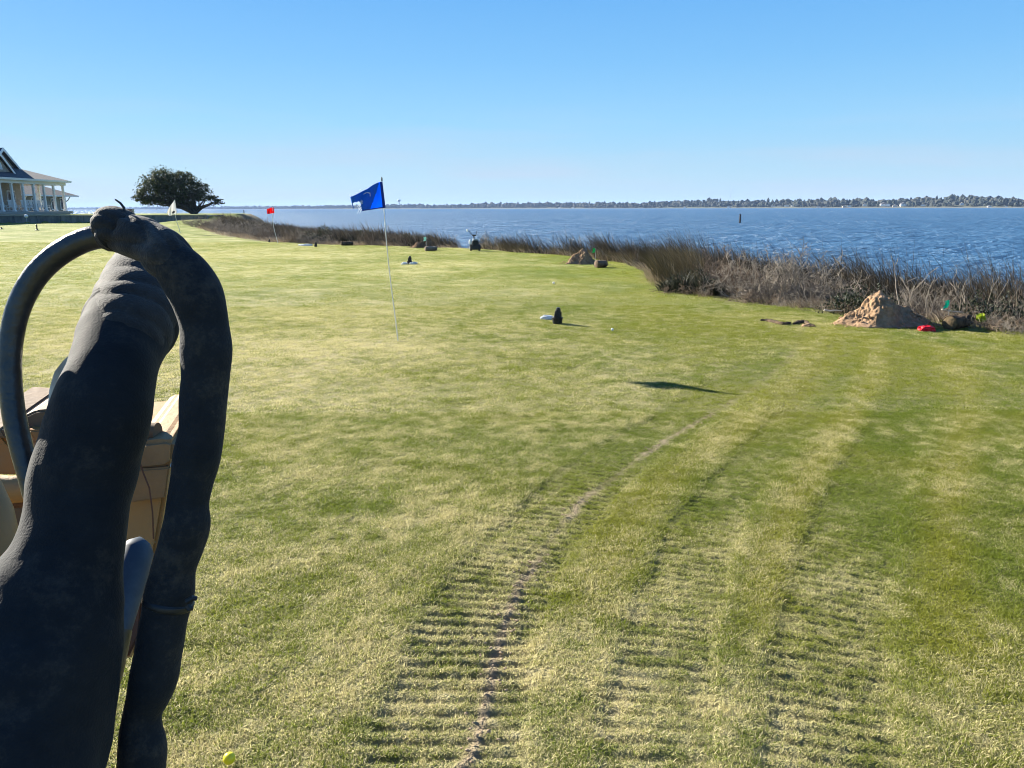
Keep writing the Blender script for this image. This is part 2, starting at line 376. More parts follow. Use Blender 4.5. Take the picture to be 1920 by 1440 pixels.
# ---------------------------------------------------------------- grass blades: instanced tufts on numpy-made points
def blade_material(name, translucent=.45):
    m, t = new_mat(name)
    out = N(t, 'ShaderNodeOutputMaterial'); b = N(t, 'ShaderNodeBsdfPrincipled', Roughness=.55); b.inputs['Specular IOR Level'].default_value = .25
    def at(n, ty): a = N(t, 'ShaderNodeAttribute', attribute_type=ty); a.attribute_name = n; return a.outputs['Fac']
    tint = at('tint', 'GEOMETRY'); dry = at('dry', 'INSTANCER'); yel = at('yel', 'INSTANCER'); soil = at('slit', 'INSTANCER')
    s = N(t, 'ShaderNodeMath', operation='SUBTRACT'); t.links.new(dry, s.inputs[0]); t.links.new(tint, s.inputs[1])
    mr = N(t, 'ShaderNodeMapRange'); mr.inputs[1].default_value, mr.inputs[2].default_value = -.16, .20; t.links.new(s.outputs[0], mr.inputs[0])
    def mix(f, a, c):
        x = N(t, 'ShaderNodeMix', data_type='RGBA')
        for k, v in ((0, f), (6, a), (7, c)):
            if isinstance(v, tuple): x.inputs[k].default_value = rgba(v)
            else: t.links.new(v, x.inputs[k])
        return x.outputs[2]
    g = mix(tint, GREEN, tuple(1.35 * q for q in GREEN)); g = mix(yel, g, YGREEN)
    c = mix(mr.outputs[0], g, STRAW); c = mix(soil, c, (0.34, 0.25, 0.165))
    t.links.new(c, b.inputs['Base Color'])
    tr = N(t, 'ShaderNodeBsdfTranslucent'); t.links.new(c, tr.inputs[0])
    ms = N(t, 'ShaderNodeMixShader'); ms.inputs[0].default_value = translucent
    t.links.new(b.outputs[0], ms.inputs[1]); t.links.new(tr.outputs[0], ms.inputs[2]); t.links.new(ms.outputs[0], out.inputs['Surface']); return m
MAT_BLADE = blade_material('grass_blade')

def blades_mesh(name, base, height, width, lean, az, material, tint=None, segs=2, bend=1.0, face=None, face_x=False):
    """curved tapering blades; lean = horizontal tip offset / height, az = its direction"""
    n = len(base); base = np.asarray(base, float); width = np.broadcast_to(np.asarray(width, float), (n,)); height = np.broadcast_to(np.asarray(height, float), (n,))
    lean = np.broadcast_to(np.asarray(lean, float), (n,))
    face = np.random.default_rng(1).uniform(0, np.pi, n) if face is None else face
    wx, wy = np.cos(face), np.sin(face)
    V = []
    for k in range(segs + 1):
        u = k / segs; off = lean * height * u ** (1 + bend)
        zz = height * (u - .25 * np.abs(lean) * u * u)
        c = base + np.stack([np.cos(az) * off, np.sin(az) * off, zz], 1)
        if k < segs:
            wd = width * (1 - .55 * u) * .5
            V.append(c - np.stack([wx * wd, wy * wd, 0 * wd], 1)); V.append(c + np.stack([wx * wd, wy * wd, 0 * wd], 1))
        else: V.append(c)
    m = 2 * segs + 1
    verts = np.stack(V, 1).reshape(-1, 3)
    tri = []
    for k in range(segs - 1):
        tri += [(2 * k, 2 * k + 1, 2 * k + 3), (2 * k, 2 * k + 3, 2 * k + 2)]
    tri.append((2 * segs - 2, 2 * segs - 1, 2 * segs))
    idx = (np.arange(n)[:, None, None] * m + np.array(tri)[None]).reshape(-1)
    me = raw_mesh(name, verts, 3, idx, material, True)
    if tint is not None: put_attr(me, 'tint', np.repeat(tint, m))
    return me
def tuft(name, nb, rad, hmin, hmax, wd, seed):
    r = np.random.default_rng(seed); a = r.uniform(0, 2 * np.pi, nb); q = rad * np.sqrt(r.uniform(0, 1, nb))
    h = r.uniform(hmin, hmax, nb)
    me = blades_mesh(name, np.stack([q * np.cos(a), q * np.sin(a), np.full(nb, -.004)], 1), h, r.uniform(.7, 1.3, nb) * wd, r.uniform(.1, 1.5, nb), r.uniform(0, 2 * np.pi, nb), MAT_BLADE, r.uniform(.05, .95, nb), 2, .6, r.uniform(0, np.pi, nb))
    return bpy.data.objects.new(name, me)                        # source for the lawn's geometry nodes, not linked to the scene
def scatter(name, pts, attrs, sources, label, seed):
    me = bpy.data.meshes.new(name); me.vertices.add(len(pts)); me.vertices.foreach_set('co', np.asarray(pts, np.float32).ravel())
    for k, v in attrs.items(): put_attr(me, k, v)
    o = link(name, me); tag(o, label, kind='stuff')
    ng = bpy.data.node_groups.new(name, 'GeometryNodeTree')
    ng.interface.new_socket('Geometry', in_out='INPUT', socket_type='NodeSocketGeometry'); ng.interface.new_socket('Geometry', in_out='OUTPUT', socket_type='NodeSocketGeometry')
    gi = ng.nodes.new('NodeGroupInput'); go = ng.nodes.new('NodeGroupOutput'); L = ng.links.new
    mp = ng.nodes.new('GeometryNodeMeshToPoints'); L(gi.outputs[0], mp.inputs[0])
    jn = ng.nodes.new('GeometryNodeJoinGeometry')
    for s in sources:
        oi = ng.nodes.new('GeometryNodeObjectInfo'); oi.inputs['Object'].default_value = s; oi.inputs['As Instance'].default_value = True
        L(oi.outputs['Geometry'], jn.inputs[0])
    ip = ng.nodes.new('GeometryNodeInstanceOnPoints'); ip.inputs['Pick Instance'].default_value = True
    L(mp.outputs[0], ip.inputs['Points']); L(jn.outputs[0], ip.inputs['Instance'])
    ri = ng.nodes.new('FunctionNodeRandomValue'); ri.data_type = 'INT'; ri.inputs['Min'].default_value = 0; ri.inputs['Max'].default_value = len(sources) - 1
    for q in ri.inputs:
        if q.name == 'Max' and q.type == 'INT': q.default_value = len(sources) - 1
        if q.name == 'Min' and q.type == 'INT': q.default_value = 0
    L([q for q in ri.outputs if q.type == 'INT'][0], ip.inputs['Instance Index'])
    rr = ng.nodes.new('FunctionNodeRandomValue'); rr.data_type = 'FLOAT_VECTOR'
    vmin = [q for q in rr.inputs if q.name == 'Min' and q.type == 'VECTOR'][0]; vmax = [q for q in rr.inputs if q.name == 'Max' and q.type == 'VECTOR'][0]
    vmin.default_value = (-.12, -.12, 0); vmax.default_value = (.12, .12, 6.283)
    L([q for q in rr.outputs if q.type == 'VECTOR'][0], ip.inputs['Rotation'])
    na = ng.nodes.new('GeometryNodeInputNamedAttribute'); na.data_type = 'FLOAT'; na.inputs['Name'].default_value = 'size'
    L(na.outputs['Attribute'], ip.inputs['Scale']); L(ip.outputs[0], go.inputs[0])
    md = o.modifiers.new('scatter', 'NODES'); md.node_group = ng
    return o
def lawn_points(n, ymin, ymax, seed, spread=.98):
    r = np.random.default_rng(seed)
    # even density over the wedge the place is seen from, with margin to both sides
    u = r.uniform(ymin ** 2, ymax ** 2, n); y = np.sqrt(u); x = r.uniform(-spread, spread, n) * (y + 1.2)
    k = sdist(LAWN_EDGE, x, y) < .15 + .5 * (r.uniform(0, 1, n) - .6); k &= ~((y > WALL_Y - .4))
    return x[k], y[k], r
GM = [tuft('grass_tuft', 28, .05, .010, .029, .0042, s) for s in (5, 6, 7, 8)]
GT = [tuft('grass_tuft', 16, .026, .009, .026, .0036, s) for s in (1, 2, 3, 4)]
GF = [tuft('grass_patch', 40, .15, .013, .034, .0075, s) for s in (11, 12, 13)]
def grass(name, n, ymin, ymax, src, seed, label, big):
    x, y, r = lawn_points(n, ymin, ymax, seed)
    g, p, s = track_fields(x, y); z = ground_z(x, y)
    if not big: z = z - .026 * g - .008 * p + .02 * (fbm(x * 4, y * 4, 5, 3) - .5)
    size = r.uniform(.65, 1.15, len(x)) * (1 - .60 * g) * (1 - .2 * p) * (1 - .75 * s) * (.75 + .5 * fbm(x * 3, y * 3, 31, 2))
    keep = r.uniform(0, 1, len(x)) > .6 * s + .4 * g
    f = lambda a: a[keep]
    x, y, z, size, s, g = map(f, (x, y, z, size, s, g))
    return scatter(name, np.stack([x, y, z], 1), {'size': size, 'dry': dryness(x, y), 'yel': yellowness(x, y), 'slit': np.clip(s + .3 * g, 0, 1)}, src, label, seed)
grass('lawn_grass', 195000, 1.2, 7.2, GT, 101, 'short mixed green and straw turf blades close to the machine', False)
grass('lawn_grass', 98000, 7.0, 15.5, GM, 102, 'short turf blades across the middle of the lawn', False)
grass('lawn_grass', 78000, 15.2, 46, GF, 103, 'short turf blades on the far lawn', True)

# ---------------------------------------------------------------- water
def water_material():
    m, t = new_mat('sound_water')
    out = N(t, 'ShaderNodeOutputMaterial'); df = N(t, 'ShaderNodeBsdfDiffuse'); df.inputs[0].default_value = (.034, .11, .215, 1)
    gl = N(t, 'ShaderNodeBsdfGlossy', Roughness=.36); gl.inputs[0].default_value = (.92, .96, 1, 1)
    lw = N(t, 'ShaderNodeFresnel', IOR=1.25); mr = N(t, 'ShaderNodeMapRange'); mr.inputs[3].default_value = .03; mr.inputs[4].default_value = .15
    b = N(t, 'ShaderNodeMixShader'); t.links.new(lw.outputs[0], mr.inputs[0]); t.links.new(mr.outputs[0], b.inputs[0]); t.links.new(df.outputs[0], b.inputs[1]); t.links.new(gl.outputs[0], b.inputs[2])
    geo = N(t, 'ShaderNodeNewGeometry'); hs = None
    for sc, st, dist in ((.09, (.5, 1.3, 1), 3.5), (.5, (.6, 1.2, 1), 1.6), (2.2, (.7, 1.1, 1), .45)):
        mp = N(t, 'ShaderNodeMapping'); mp.inputs['Scale'].default_value = st; mp.inputs['Rotation'].default_value = (0, 0, .25); t.links.new(geo.outputs['Position'], mp.inputs[0])
        x = N(t, 'ShaderNodeTexNoise', Scale=sc, Detail=5.0, Roughness=.6); t.links.new(mp.outputs[0], x.inputs['Vector'])
        bp = N(t, 'ShaderNodeBump', Strength=1.0, Distance=dist); t.links.new(x.outputs[0], bp.inputs['Height'])
        if hs: t.links.new(hs, bp.inputs['Normal'])
        hs = bp.outputs[0]
    for q in (df, gl, lw): t.links.new(hs, q.inputs['Normal'])
    t.links.new(b.outputs[0], out.inputs['Surface']); return m
wr = np.concatenate([6 * np.exp(np.arange(0, math.log(2), .02)), 12 * np.exp(np.arange(0, math.log(60 / 12), .004)), 60 * np.exp(np.arange(0, math.log(9000 / 60), .0105))]); wt = np.concatenate([np.linspace(-1.45, -.65, 30)[:-1], np.linspace(-.65, .65, 340), np.linspace(.65, 1.45, 30)[1:]])
wx, wy, wq = polar_sheet(wr, wt, None)
wz = np.zeros_like(wx); wrr = np.hypot(wx, wy); rw = np.random.default_rng(5)
for lam in (.45, .65, .95, 1.4, 2.1, 3.2, 5.5):
    for _ in range(3):
        a = math.radians(235) + rw.normal(0, .38); fade = 1 - sstep(lam * 22, lam * 60, wrr)
        amp = .016 * lam ** .55
        ph = (wx * math.cos(a) + wy * math.sin(a)) * 2 * math.pi / lam + 3 * fbm(wx / lam / 5, wy / lam / 5, int(lam * 10), 2) * 2 + rw.uniform(0, 6.28)
        wz += amp * fade * (.6 * np.sin(ph) + .4 * (np.abs(np.sin(ph / 2)) ** .8 * -2 + 1.2))
wme = raw_mesh('water', np.stack([wx, wy, WATER_Z + wz * .9], 1), 4, wq, water_material(), True)
tag(link('water', wme), 'choppy blue sound beyond the marsh grass', kind='structure')

# ---------------------------------------------------------------- far shore
SH = ((-500, 12500), (100, 8200), (400, 6000), (700, 4200), (1100, 2800), (1500, 1900), (1920, 1400), (2600, 1150), (4200, 1000))
def shore_y(px): return float(np.interp(px, [a for a, _ in SH], [b for _, b in SH]))
def shore_pt(px, back=0.0):
    Y = shore_y(px) + back; return np.array([(px - 960) / F * .975 * shore_y(px) * (Y / shore_y(px)), Y])
MAT_SAND = mat('pale_shore_sand', (0.42, 0.36, 0.28), (0.30, 0.26, 0.2), .05, .9)
pxs = np.concatenate([np.linspace(-400, 2000, 240), np.linspace(2020, 4200, 60)])
rows = (-30, 0, 6, 40, 120, 300, 700); hts = (-3, -.6, .9, 4, 7, 9, 8)
sv = np.array([[*shore_pt(p, b), WATER_Z + h + (h > 1) * 6 * (vnoise(p / 70., 0, 3) - .4) * (0.3 + min(b, 300) / 300)] for p in pxs for b, h in zip(rows, hts)])
k = len(rows); ii = np.arange(len(pxs) - 1)[:, None] * k + np.arange(k - 1)[None]
sq = np.stack([ii, ii + k, ii + k + 1, ii + 1], -1).reshape(-1, 4)
m_, t_ = new_mat('far_ground'); o_ = N(t_, 'ShaderNodeOutputMaterial'); b_ = N(t_, 'ShaderNodeBsdfPrincipled', Roughness=.9); g_ = N(t_, 'ShaderNodeNewGeometry'); s_ = N(t_, 'ShaderNodeSeparateXYZ')
r_ = N(t_, 'ShaderNodeMapRange'); r_.inputs[1].default_value, r_.inputs[2].default_value = -.6, .7; x_ = N(t_, 'ShaderNodeMix', data_type='RGBA')
x_.inputs[6].default_value = (.13, .12, .10, 1); x_.inputs[7].default_value = (.07, .075, .04, 1)
t_.links.new(g_.outputs['Position'], s_.inputs[0]); t_.links.new(s_.outputs[2], r_.inputs[0]); t_.links.new(r_.outputs[0], x_.inputs[0]); t_.links.new(x_.outputs[2], b_.inputs['Base Color']); t_.links.new(b_.outputs[0], o_.inputs[0])
tag(link('far_shore_terrain', raw_mesh('far_shore_terrain', sv, 4, sq[:, ::-1], m_, True)), 'low wooded land across the water', kind='structure')
def far_z(px, b): return WATER_Z + float(np.interp(b, rows, hts)) + (b > 14) * 6 * (float(vnoise(px / 70., 0, 3)) - .4) * (0.3 + min(b, 300) / 300)
import bmesh
_b = bmesh.new(); bmesh.ops.create_icosphere(_b, subdivisions=1, radius=1); ICO_V = np.array([v.co[:] for v in _b.verts]); ICO_F = np.array([[v.index for v in f.verts] for f in _b.faces]); _b.free()
MAT_WOODS = mat('far_woods', (0.026, 0.036, 0.028), (0.045, 0.046, 0.038), .02, .9, edge=(.42, .62))
HOUSES = ((1050, 388, 4, 2), (1076, 388, 4, 2), (1368, 387, 6, 4), (1285, 388, 4, 3), (1450, 385, 8, 3), (1462, 385, 8, 3), (1476, 384, 9, 4), (1487, 385, 6, 3), (1536, 387, 7, 3), (1549, 386, 7, 4),
          (1584, 387, 8, 4), (1594, 386, 7, 5), (1622, 384, 7, 6), (1657, 385, 12, 8), (1667, 385, 6, 7), (1679, 386, 10, 6), (1694, 384, 11, 8), (1732, 384, 9, 4), (1804, 384, 7, 6), (1856, 387, 7, 3), (1888, 386, 5, 3))
HPX = np.array([h[0] for h in HOUSES]); HW = np.array([h[2] for h in HOUSES])
rg = np.random.default_rng(8); vv = []; ff = []; nb = 0
for back, step, hh in ((24, 5.0, 8.0), (55, 5.2, 10.0), (110, 5.6, 11.5), (190, 6.5, 12.5), (300, 8, 13.5)):
    px = -380.0
    while px < 2500:
        Y = shore_y(px); px += step * rg.uniform(.6, 1.5) * F / Y
        if back < 30 and np.any(np.abs(HPX - px) < HW * .5 + 5.0 * F / Y * .5): continue
        hh2 = hh * rg.uniform(.5, 1.3) * (.85 + .35 * float(vnoise(px / 37., back, 4))); rad = hh * rg.uniform(.3, .72)
        c = shore_pt(px, back + rg.uniform(-10, 10)); z0 = far_z(px, back)
        q = ICO_V * (1 + rg.uniform(-.36, .36, (len(ICO_V), 1))) * np.array([rad, rad, hh2 * .52])
        vv.append(q + np.array([c[0], c[1], z0 + hh2 * .5])); ff.append(ICO_F + nb); nb += len(ICO_V)
woods = tag(link('far_woods', raw_mesh('far_woods', np.concatenate(vv), 3, np.concatenate(ff), MAT_WOODS, False)), 'continuous dark woods along the shore across the water', kind='stuff')
MAT_FARWHITE = mat('far_house_white', (0.78, 0.77, 0.74), rough=.6); MAT_FARTAN = mat('far_house_tan', (0.55, 0.47, 0.38), rough=.7); MAT_FARROOF = mat('far_roof', (0.16, 0.15, 0.15), rough=.8); MAT_FARGLASS = mat('far_glass', (.04, .05, .07), rough=.1)
LAB = {1657: 'large white house with gabled roof, left of two biggest on the far shore', 1694: 'large white house with gabled roof, right of two biggest on the far shore', 1804: 'lone white house with a boat landing on the far shore at right',
       1622: 'white house up the slope left of the two largest far shore houses', 1679: 'tan house low between the two largest white houses across the water', 1368: 'pale house at the left end of the far shore hill', 1732: 'grey white house among trees right of the largest far houses'}
for i, (hx, hy, hw, hh) in enumerate(HOUSES):
    s = shore_y(hx) / F; back = 12 if hy >= 387 else 18 if hy == 386 else 26
    c = shore_pt(hx, back); W, Ht = hw * s * .85, max(hh * s * .85, 3.0); D = W * .8
    g = thing('far_house', (c[0], c[1], far_z(hx, back) + (.2 if hy > 385 else 1.5) - .3), LAB.get(hx, 'tiny pale house at the foot of the far woods'), 'house', 'pale houses on the far shore', rz=-.4 + .25 * math.sin(i * 2.1))
    MB().box((0, 0, Ht * .33), (W, D, Ht * .66)).build('wall', MAT_FARTAN if hx in (1679, 1549, 1584, 1462) else MAT_FARWHITE, g)
    r = MB(); e = W * .56
    r.prism([(-e, -D * .56, Ht * .64), (e, -D * .56, Ht * .64), (0, -D * .56, Ht)], (0, D * 1.12, 0)); r.build('roof', MAT_FARROOF if i % 3 else MAT_FARTAN, g)
    if hw >= 7:
        for k in (-.28, 0, .28): MB().box((W * k, -D * .5 - .02, Ht * .38), (W * .13, .12, Ht * .2)).build('window', MAT_FARGLASS, g)
MAT_STEEL = mat('weathered_steel', (0.35, 0.37, 0.4), rough=.5)
c = shore_pt(750, 500); g = thing('water_tower', (c[0], c[1], 3), 'bulb topped water tower rising behind the distant woods', 'water tower')
zt = AY(750, 374, c[1])[2] - 3
MB().lathe([(4.5, 0), (2.6, 6), (2.4, zt - 15), (4, zt - 12)], n=16).build('column', MAT_STEEL, g, True)
MB().lathe([(3.5, zt - 12.5), (9, zt - 9), (9.8, zt - 5.5), (8, zt - 2), (3, zt), (.5, zt + .3)], n=20).build('tank', MAT_STEEL, g, True)
for px, py, bk, lb in ((1083, 366, 300, 'short radio mast above the far woods near the middle'), (1370, 352, 300, 'tall thin radio mast above the far woods further right')):
    c = shore_pt(px, bk); g = thing('radio_mast', (c[0], c[1], 4), lb, 'radio mast', 'radio masts behind the far woods'); zt = AY(px, py, c[1])[2] - 4
    m = MB()
    for a in range(3): m.tube([(1.1 * math.cos(a * 2.094), 1.1 * math.sin(a * 2.094), 0), (.35 * math.cos(a * 2.094), .35 * math.sin(a * 2.094), zt)], .22 if px < 1200 else .1, 5)
    for q in np.arange(4, zt, 5): m.tube([(.8, 0, q), (-.45, .7, q + 3), (-.45, -.7, q + 5)], .08, 4)
    m.build('lattice', MAT_STEEL, g)
    if px < 1200: MB().tube([(0, 0, zt - .5), (0, 0, zt + 3)], .2, 6).build('antenna', MAT_STEEL, g)
MAT_PILE = mat('tarred_pile', (0.035, 0.037, 0.045), (0.08, 0.08, 0.085), 6, .8)
MAT_SIGNW = mat('marker_board', (0.7, 0.7, 0.7), rough=.5)
for (px, py, pt), lb in (((1387, 418, 402.5), 'dark wooden channel pile standing in open water right of centre'), ((458, 406, 394), 'thin channel pile in the water left of the red flag')):
    c = G(px, py, WATER_Z); top = AY(px, pt, c[1])[2] - WATER_Z
    g = thing('channel_marker', (c[0], c[1], WATER_Z), lb, 'channel marker', 'piles standing in the sound')
    MB().tube([(0, 0, -1.2), (.01, 0, top * .6), (.03, 0, top)], [.2, .18, .16] if px > 1000 else [.2, .18, .16], 12).build('pile', MAT_PILE, g, True)
    MB().lathe([(.2, top - .03), (.18, top + .05), (.05, top + .16)], n=12).build('cap', MAT_PILE, g)

# ---------------------------------------------------------------- retaining wall and terrace things
MAT_CONC = mat('wet_bulkhead_wood', (0.10, 0.115, 0.12), (0.19, 0.20, 0.20), 1.6, .85, bump=.3, bscale=12, stretch=(1, 1, .4))
MAT_CAP = mat('bulkhead_cap', (0.26, 0.25, 0.22), (0.36, 0.34, 0.29), 2, .8)
g = thing('retaining_wall', (WALL_END - 20, WALL_Y, 0), 'long low dark bulkhead wall holding up the clubhouse terrace', 'wall')
x0, x1 = -95.0, WALL_END; x = x0
while x < x1 - .01:
    wd = min(2.4, x1 - x); cx = x + wd / 2 - (WALL_END - 20)
    MB().box((cx, 0, .55), (wd - .05, .16, 1.5), bev=.01).build('panel', MAT_CONC, g)
    MB().box((x - (WALL_END - 20), -.1, .55), (.14, .14, 1.46), bev=.01).build('post', MAT_CONC, g); x += wd
MB().box((WALL_END - (WALL_END - 20) , 2.5, .55), (.16, 5.0, 1.5)).build('end_panel', MAT_CONC, g)
MB().box((-(WALL_END - 20) + (x0 + x1) / 2, -.02, 1.34), (x1 - x0 + .3, .34, .07), bev=.01).build('cap', MAT_CAP, g)

MAT_BRICK = mat('brick', (0.22, 0.075, 0.055), (0.30, 0.13, 0.10), 6, .85); MAT_STONE = mat('pale_stone', (0.42, 0.36, 0.28), (0.5, 0.44, 0.36), 3, .8)
c = AY(221, 402, 88); g = thing('brick_seat_wall', (c[0], c[1], TERRACE_Z), 'low dark red brick seat wall behind the bulkhead, left of the oak', 'seat wall')
L = 62 / F * 86
m = MB(); 
for rI in range(6):
    n = 9; 
    for q in range(n):
        MB().box((-L / 2 + L * (q + .5 + .25 * (rI % 2)) / (n + .5), 0, .06 + rI * .1), (L / n - .03, .4, .085), bev=.008).build('brick', MAT_BRICK, g)
MB().box((-L / 2 - .2, 0, .33), (.36, .5, .66), bev=.02).build('end_pillar', MAT_STONE, g)
MB().box((0, 0, .3), (L - .1, .34, .58)).build('mortar_core', MAT_STONE, g)

MAT_WHITE = mat('white_paint', (0.78, 0.78, 0.76), rough=.45); MAT_BLACK = mat('black_plastic', (0.012, 0.012, 0.014), (0.03, 0.03, 0.03), 30, .45)
MAT_GLOBE = mat('white_globe', (0.82, 0.82, 0.8), rough=.3)
c = AY(50, 413, 79); gz_ = float(ground_z(c[0], c[1]))
g = thing('globe_marker', (c[0], c[1], gz_), 'white round globe on a thin post in front of the bulkhead', 'garden light'); zt = AY(50, 405.5, 79)[2] - gz_
MB().lathe([(.04, zt - .17), (.15, zt - .1), (.2, zt), (.15, zt + .13), (.03, zt + .19)], n=16).build('globe', MAT_GLOBE, g, True)
MB().tube([(0, 0, 0), (0, 0, zt - .14)], .022, 8).build('post', MAT_STEEL, g)
for px, py, Y, hpx, lb in ((69, 426.5, 62, 11, 'small black post on a flared base standing on the far lawn'), (2, 424, 64, 4, 'low black stub at the left edge of the far lawn')):
    c = AY(px, py, Y); zg = float(ground_z(c[0], c[1])); hh = hpx * Y * .975 / F
    g = thing('range_post', (c[0], c[1], zg), lb, 'post')
    MB().lathe([(.16, 0), (.15, .03), (.05, .08), (.045, hh * .6)], n=14).build('base', MAT_BLACK, g, True)
    MB().lathe([(.05, hh * .6), (.055, hh * .95), (.03, hh)], n=14).build('stem', MAT_BLACK, g, True)

# ---------------------------------------------------------------- clubhouse
MAT_SHINGLE = mat('roof_shingle', (0.055, 0.06, 0.068), (0.10, 0.10, 0.105), 3, .85, bump=.4, bscale=8)
MAT_CLAP = mat('shingle_siding', (0.30, 0.28, 0.24), (0.36, 0.33, 0.28), 5, .8)
MAT_TRIM = mat('white_trim', (0.80, 0.80, 0.78), rough=.5); MAT_GLASS = mat('window_glass', (0.03, 0.04, 0.05), rough=.06, spec=.8)
MAT_DECK = mat('deck', (0.35, 0.33, 0.30), rough=.7)
FX, FZ, EZ = -57.0, 1.75, 5.05
ch = thing('clubhouse', (FX - 6, 92, TERRACE_Z), 'shingled clubhouse with white columned porch and dark hipped roofs', 'clubhouse')
BX, BY = FX - 6, 92.0
def cb(): 
    m = MB(); return m
def cbuild(m, name, mt, parent=ch, smooth=False):
    o = m.build(name, mt, parent, smooth); o.location = (0, 0, 0)
    o.data.transform(Matrix.Translation((-BX, -BY, -TERRACE_Z))) ; return o
Y0, Y1 = 74.0, 101.2
cbuild(MB().box((FX - 8.5, (Y0 + Y1) / 2 - 1, FZ + 1.65), (10.0, Y1 - Y0 - 4.6, 3.5)), 'wall', MAT_CLAP)
cbuild(MB().box((FX - 6.6, (Y0 + Y1) / 2, FZ - .15), (14.4, Y1 - Y0 + .6, .3)), 'porch_floor', MAT_DECK)
cbuild(MB().box((FX - 6.6, (Y0 + Y1) / 2, FZ - .38), (14.0, Y1 - Y0, .4)), 'skirt', MAT_TRIM)
cbuild(MB().box((FX, (Y0 + Y1) / 2, EZ + .12), (.36, Y1 - Y0 + .4, .5)), 'beam', MAT_TRIM)
cbuild(MB().box((FX - 7, Y1, EZ + .12), (13.6, .36, .5)), 'beam', MAT_TRIM)
cbuild(MB().box((FX - 6.6, (Y0 + Y1) / 2, EZ + .40), (14.6, Y1 - Y0 + 1.4, .07)), 'porch_ceiling', MAT_TRIM)
def copy_caps(o):
    for c_ in caps: q = c_.copy(); COL.objects.link(q); q.parent = o
y = 100.9
cols = []
while y > 75: cols.append(y); y -= 2.07
first = None
for i, y in enumerate(cols):
    m = MB().box((0, 0, (EZ + FZ) / 2 - .06), (.26, .26, EZ - FZ - .2), bev=.02, taper=.92); 
    if first is None:
        first = cbuild(m, 'column', MAT_TRIM); first.data.transform(Matrix.Translation((BX, BY, TERRACE_Z))); first.location = (FX - BX, y - BY, -TERRACE_Z)
        caps = [MB().box((0, 0, EZ - .16), (.36, .36, .12)).build('capital', MAT_TRIM, first), MB().box((0, 0, FZ + .09), (.38, .38, .18)).build('plinth', MAT_TRIM, first)]
    else:
        o = first.copy(); COL.objects.link(o); o.location = (FX - BX, y - BY, -TERRACE_Z); copy_caps(o)
for y in (Y1 - .1,):
    for xx in (FX - 3.2, FX - 6.4, FX - 9.6):
        o = first.copy(); COL.objects.link(o); o.location = (xx - BX, y - BY, -TERRACE_Z); copy_caps(o)
# hipped porch roof
ex0, ex1, ey1, ez = FX - 14.2, FX + .62, Y1 + .7, EZ + .42
def hip(m, xa, xb, ya, yb, za, zb, run):
    vs = [(xa, ya, za), (xb, ya, za), (xb, yb, za), (xa, yb, za), (xa + run, ya + run, zb), (xb - run, ya + run, zb), (xb - run, yb - run, zb), (xa + run, yb - run, zb)]
    b = [(x_, y_, z_ - .16) for x_, y_, z_ in vs[:4]]
    return m.add(vs + b, [(0, 1, 5, 4), (1, 2, 6, 5), (2, 3, 7, 6), (3, 0, 4, 7), (4, 5, 6, 7), (8, 9, 1, 0), (9, 10, 2, 1), (10, 11, 3, 2), (11, 8, 0, 3), (11, 10, 9, 8)])
cbuild(hip(MB(), ex0, ex1, 70, ey1, ez, ez + 1.62, 4.6), 'roof', MAT_SHINGLE)
cbuild(MB().box((ex1 + .02, (70 + ey1) / 2, ez - .1), (.06, ey1 - 70, .22)), 'fascia', MAT_TRIM)
cbuild(MB().box(((ex0 + ex1) / 2, ey1 + .02, ez - .1), (ex1 - ex0, .06, .22)), 'fascia', MAT_TRIM)
# steep main gable, ridge running back from the water side
def gable(xf, xb, yc, half, zl, zr, ov, nm):
    th = .18
    for sg in (-1, 1):
        p = [(xf + ov, yc, zr), (xf + ov, yc + sg * half, zl), (xf + ov, yc + sg * half, zl - th), (xf + ov, yc, zr - th)]
        cbuild(MB().prism(p, (xb - xf - ov, 0, 0)), 'gable_roof', MAT_SHINGLE)
        n = [(xf + ov + .05, yc, zr + .03), (xf + ov + .05, yc + sg * (half + .06), zl - .01), (xf + ov + .05, yc + sg * (half + .06), zl - .3), (xf + ov + .05, yc, zr - .34)]
        cbuild(MB().prism(n, (-.06, 0, 0)), 'rake_board', MAT_TRIM)
    cbuild(MB().prism([(xf, yc - half + .25, zl), (xf, yc + half - .25, zl), (xf, yc, zr - .3)], (-.2, 0, 0)), 'gable_wall', MAT_CLAP)
gable(-60.6, -72, 95.0, 3.1, 6.6, 9.1, .5, 'main')
gable(-58.5, -64, 91.2, 2.35, 6.05, 8.3, .35, 'dormer')
aw = [(-58.36, 91.0 + .62 * math.cos(a), 6.45 + 1.0 * math.sin(a)) for a in np.linspace(0, math.pi, 12)]
wf = cbuild(MB().prism(aw, (-.1, 0, 0)), 'arched_window', MAT_TRIM)
aw = [(-58.34, 91.0 + .5 * math.cos(a), 6.53 + .83 * math.sin(a)) for a in np.linspace(0, math.pi, 12)]
o = MB().prism(aw, (-.06, 0, 0)).build('pane', mat('sky_lit_glass', (.35, .45, .5), rough=.1, spec=.8), wf); o.data.transform(Matrix.Translation((-BX, -BY, -TERRACE_Z)))
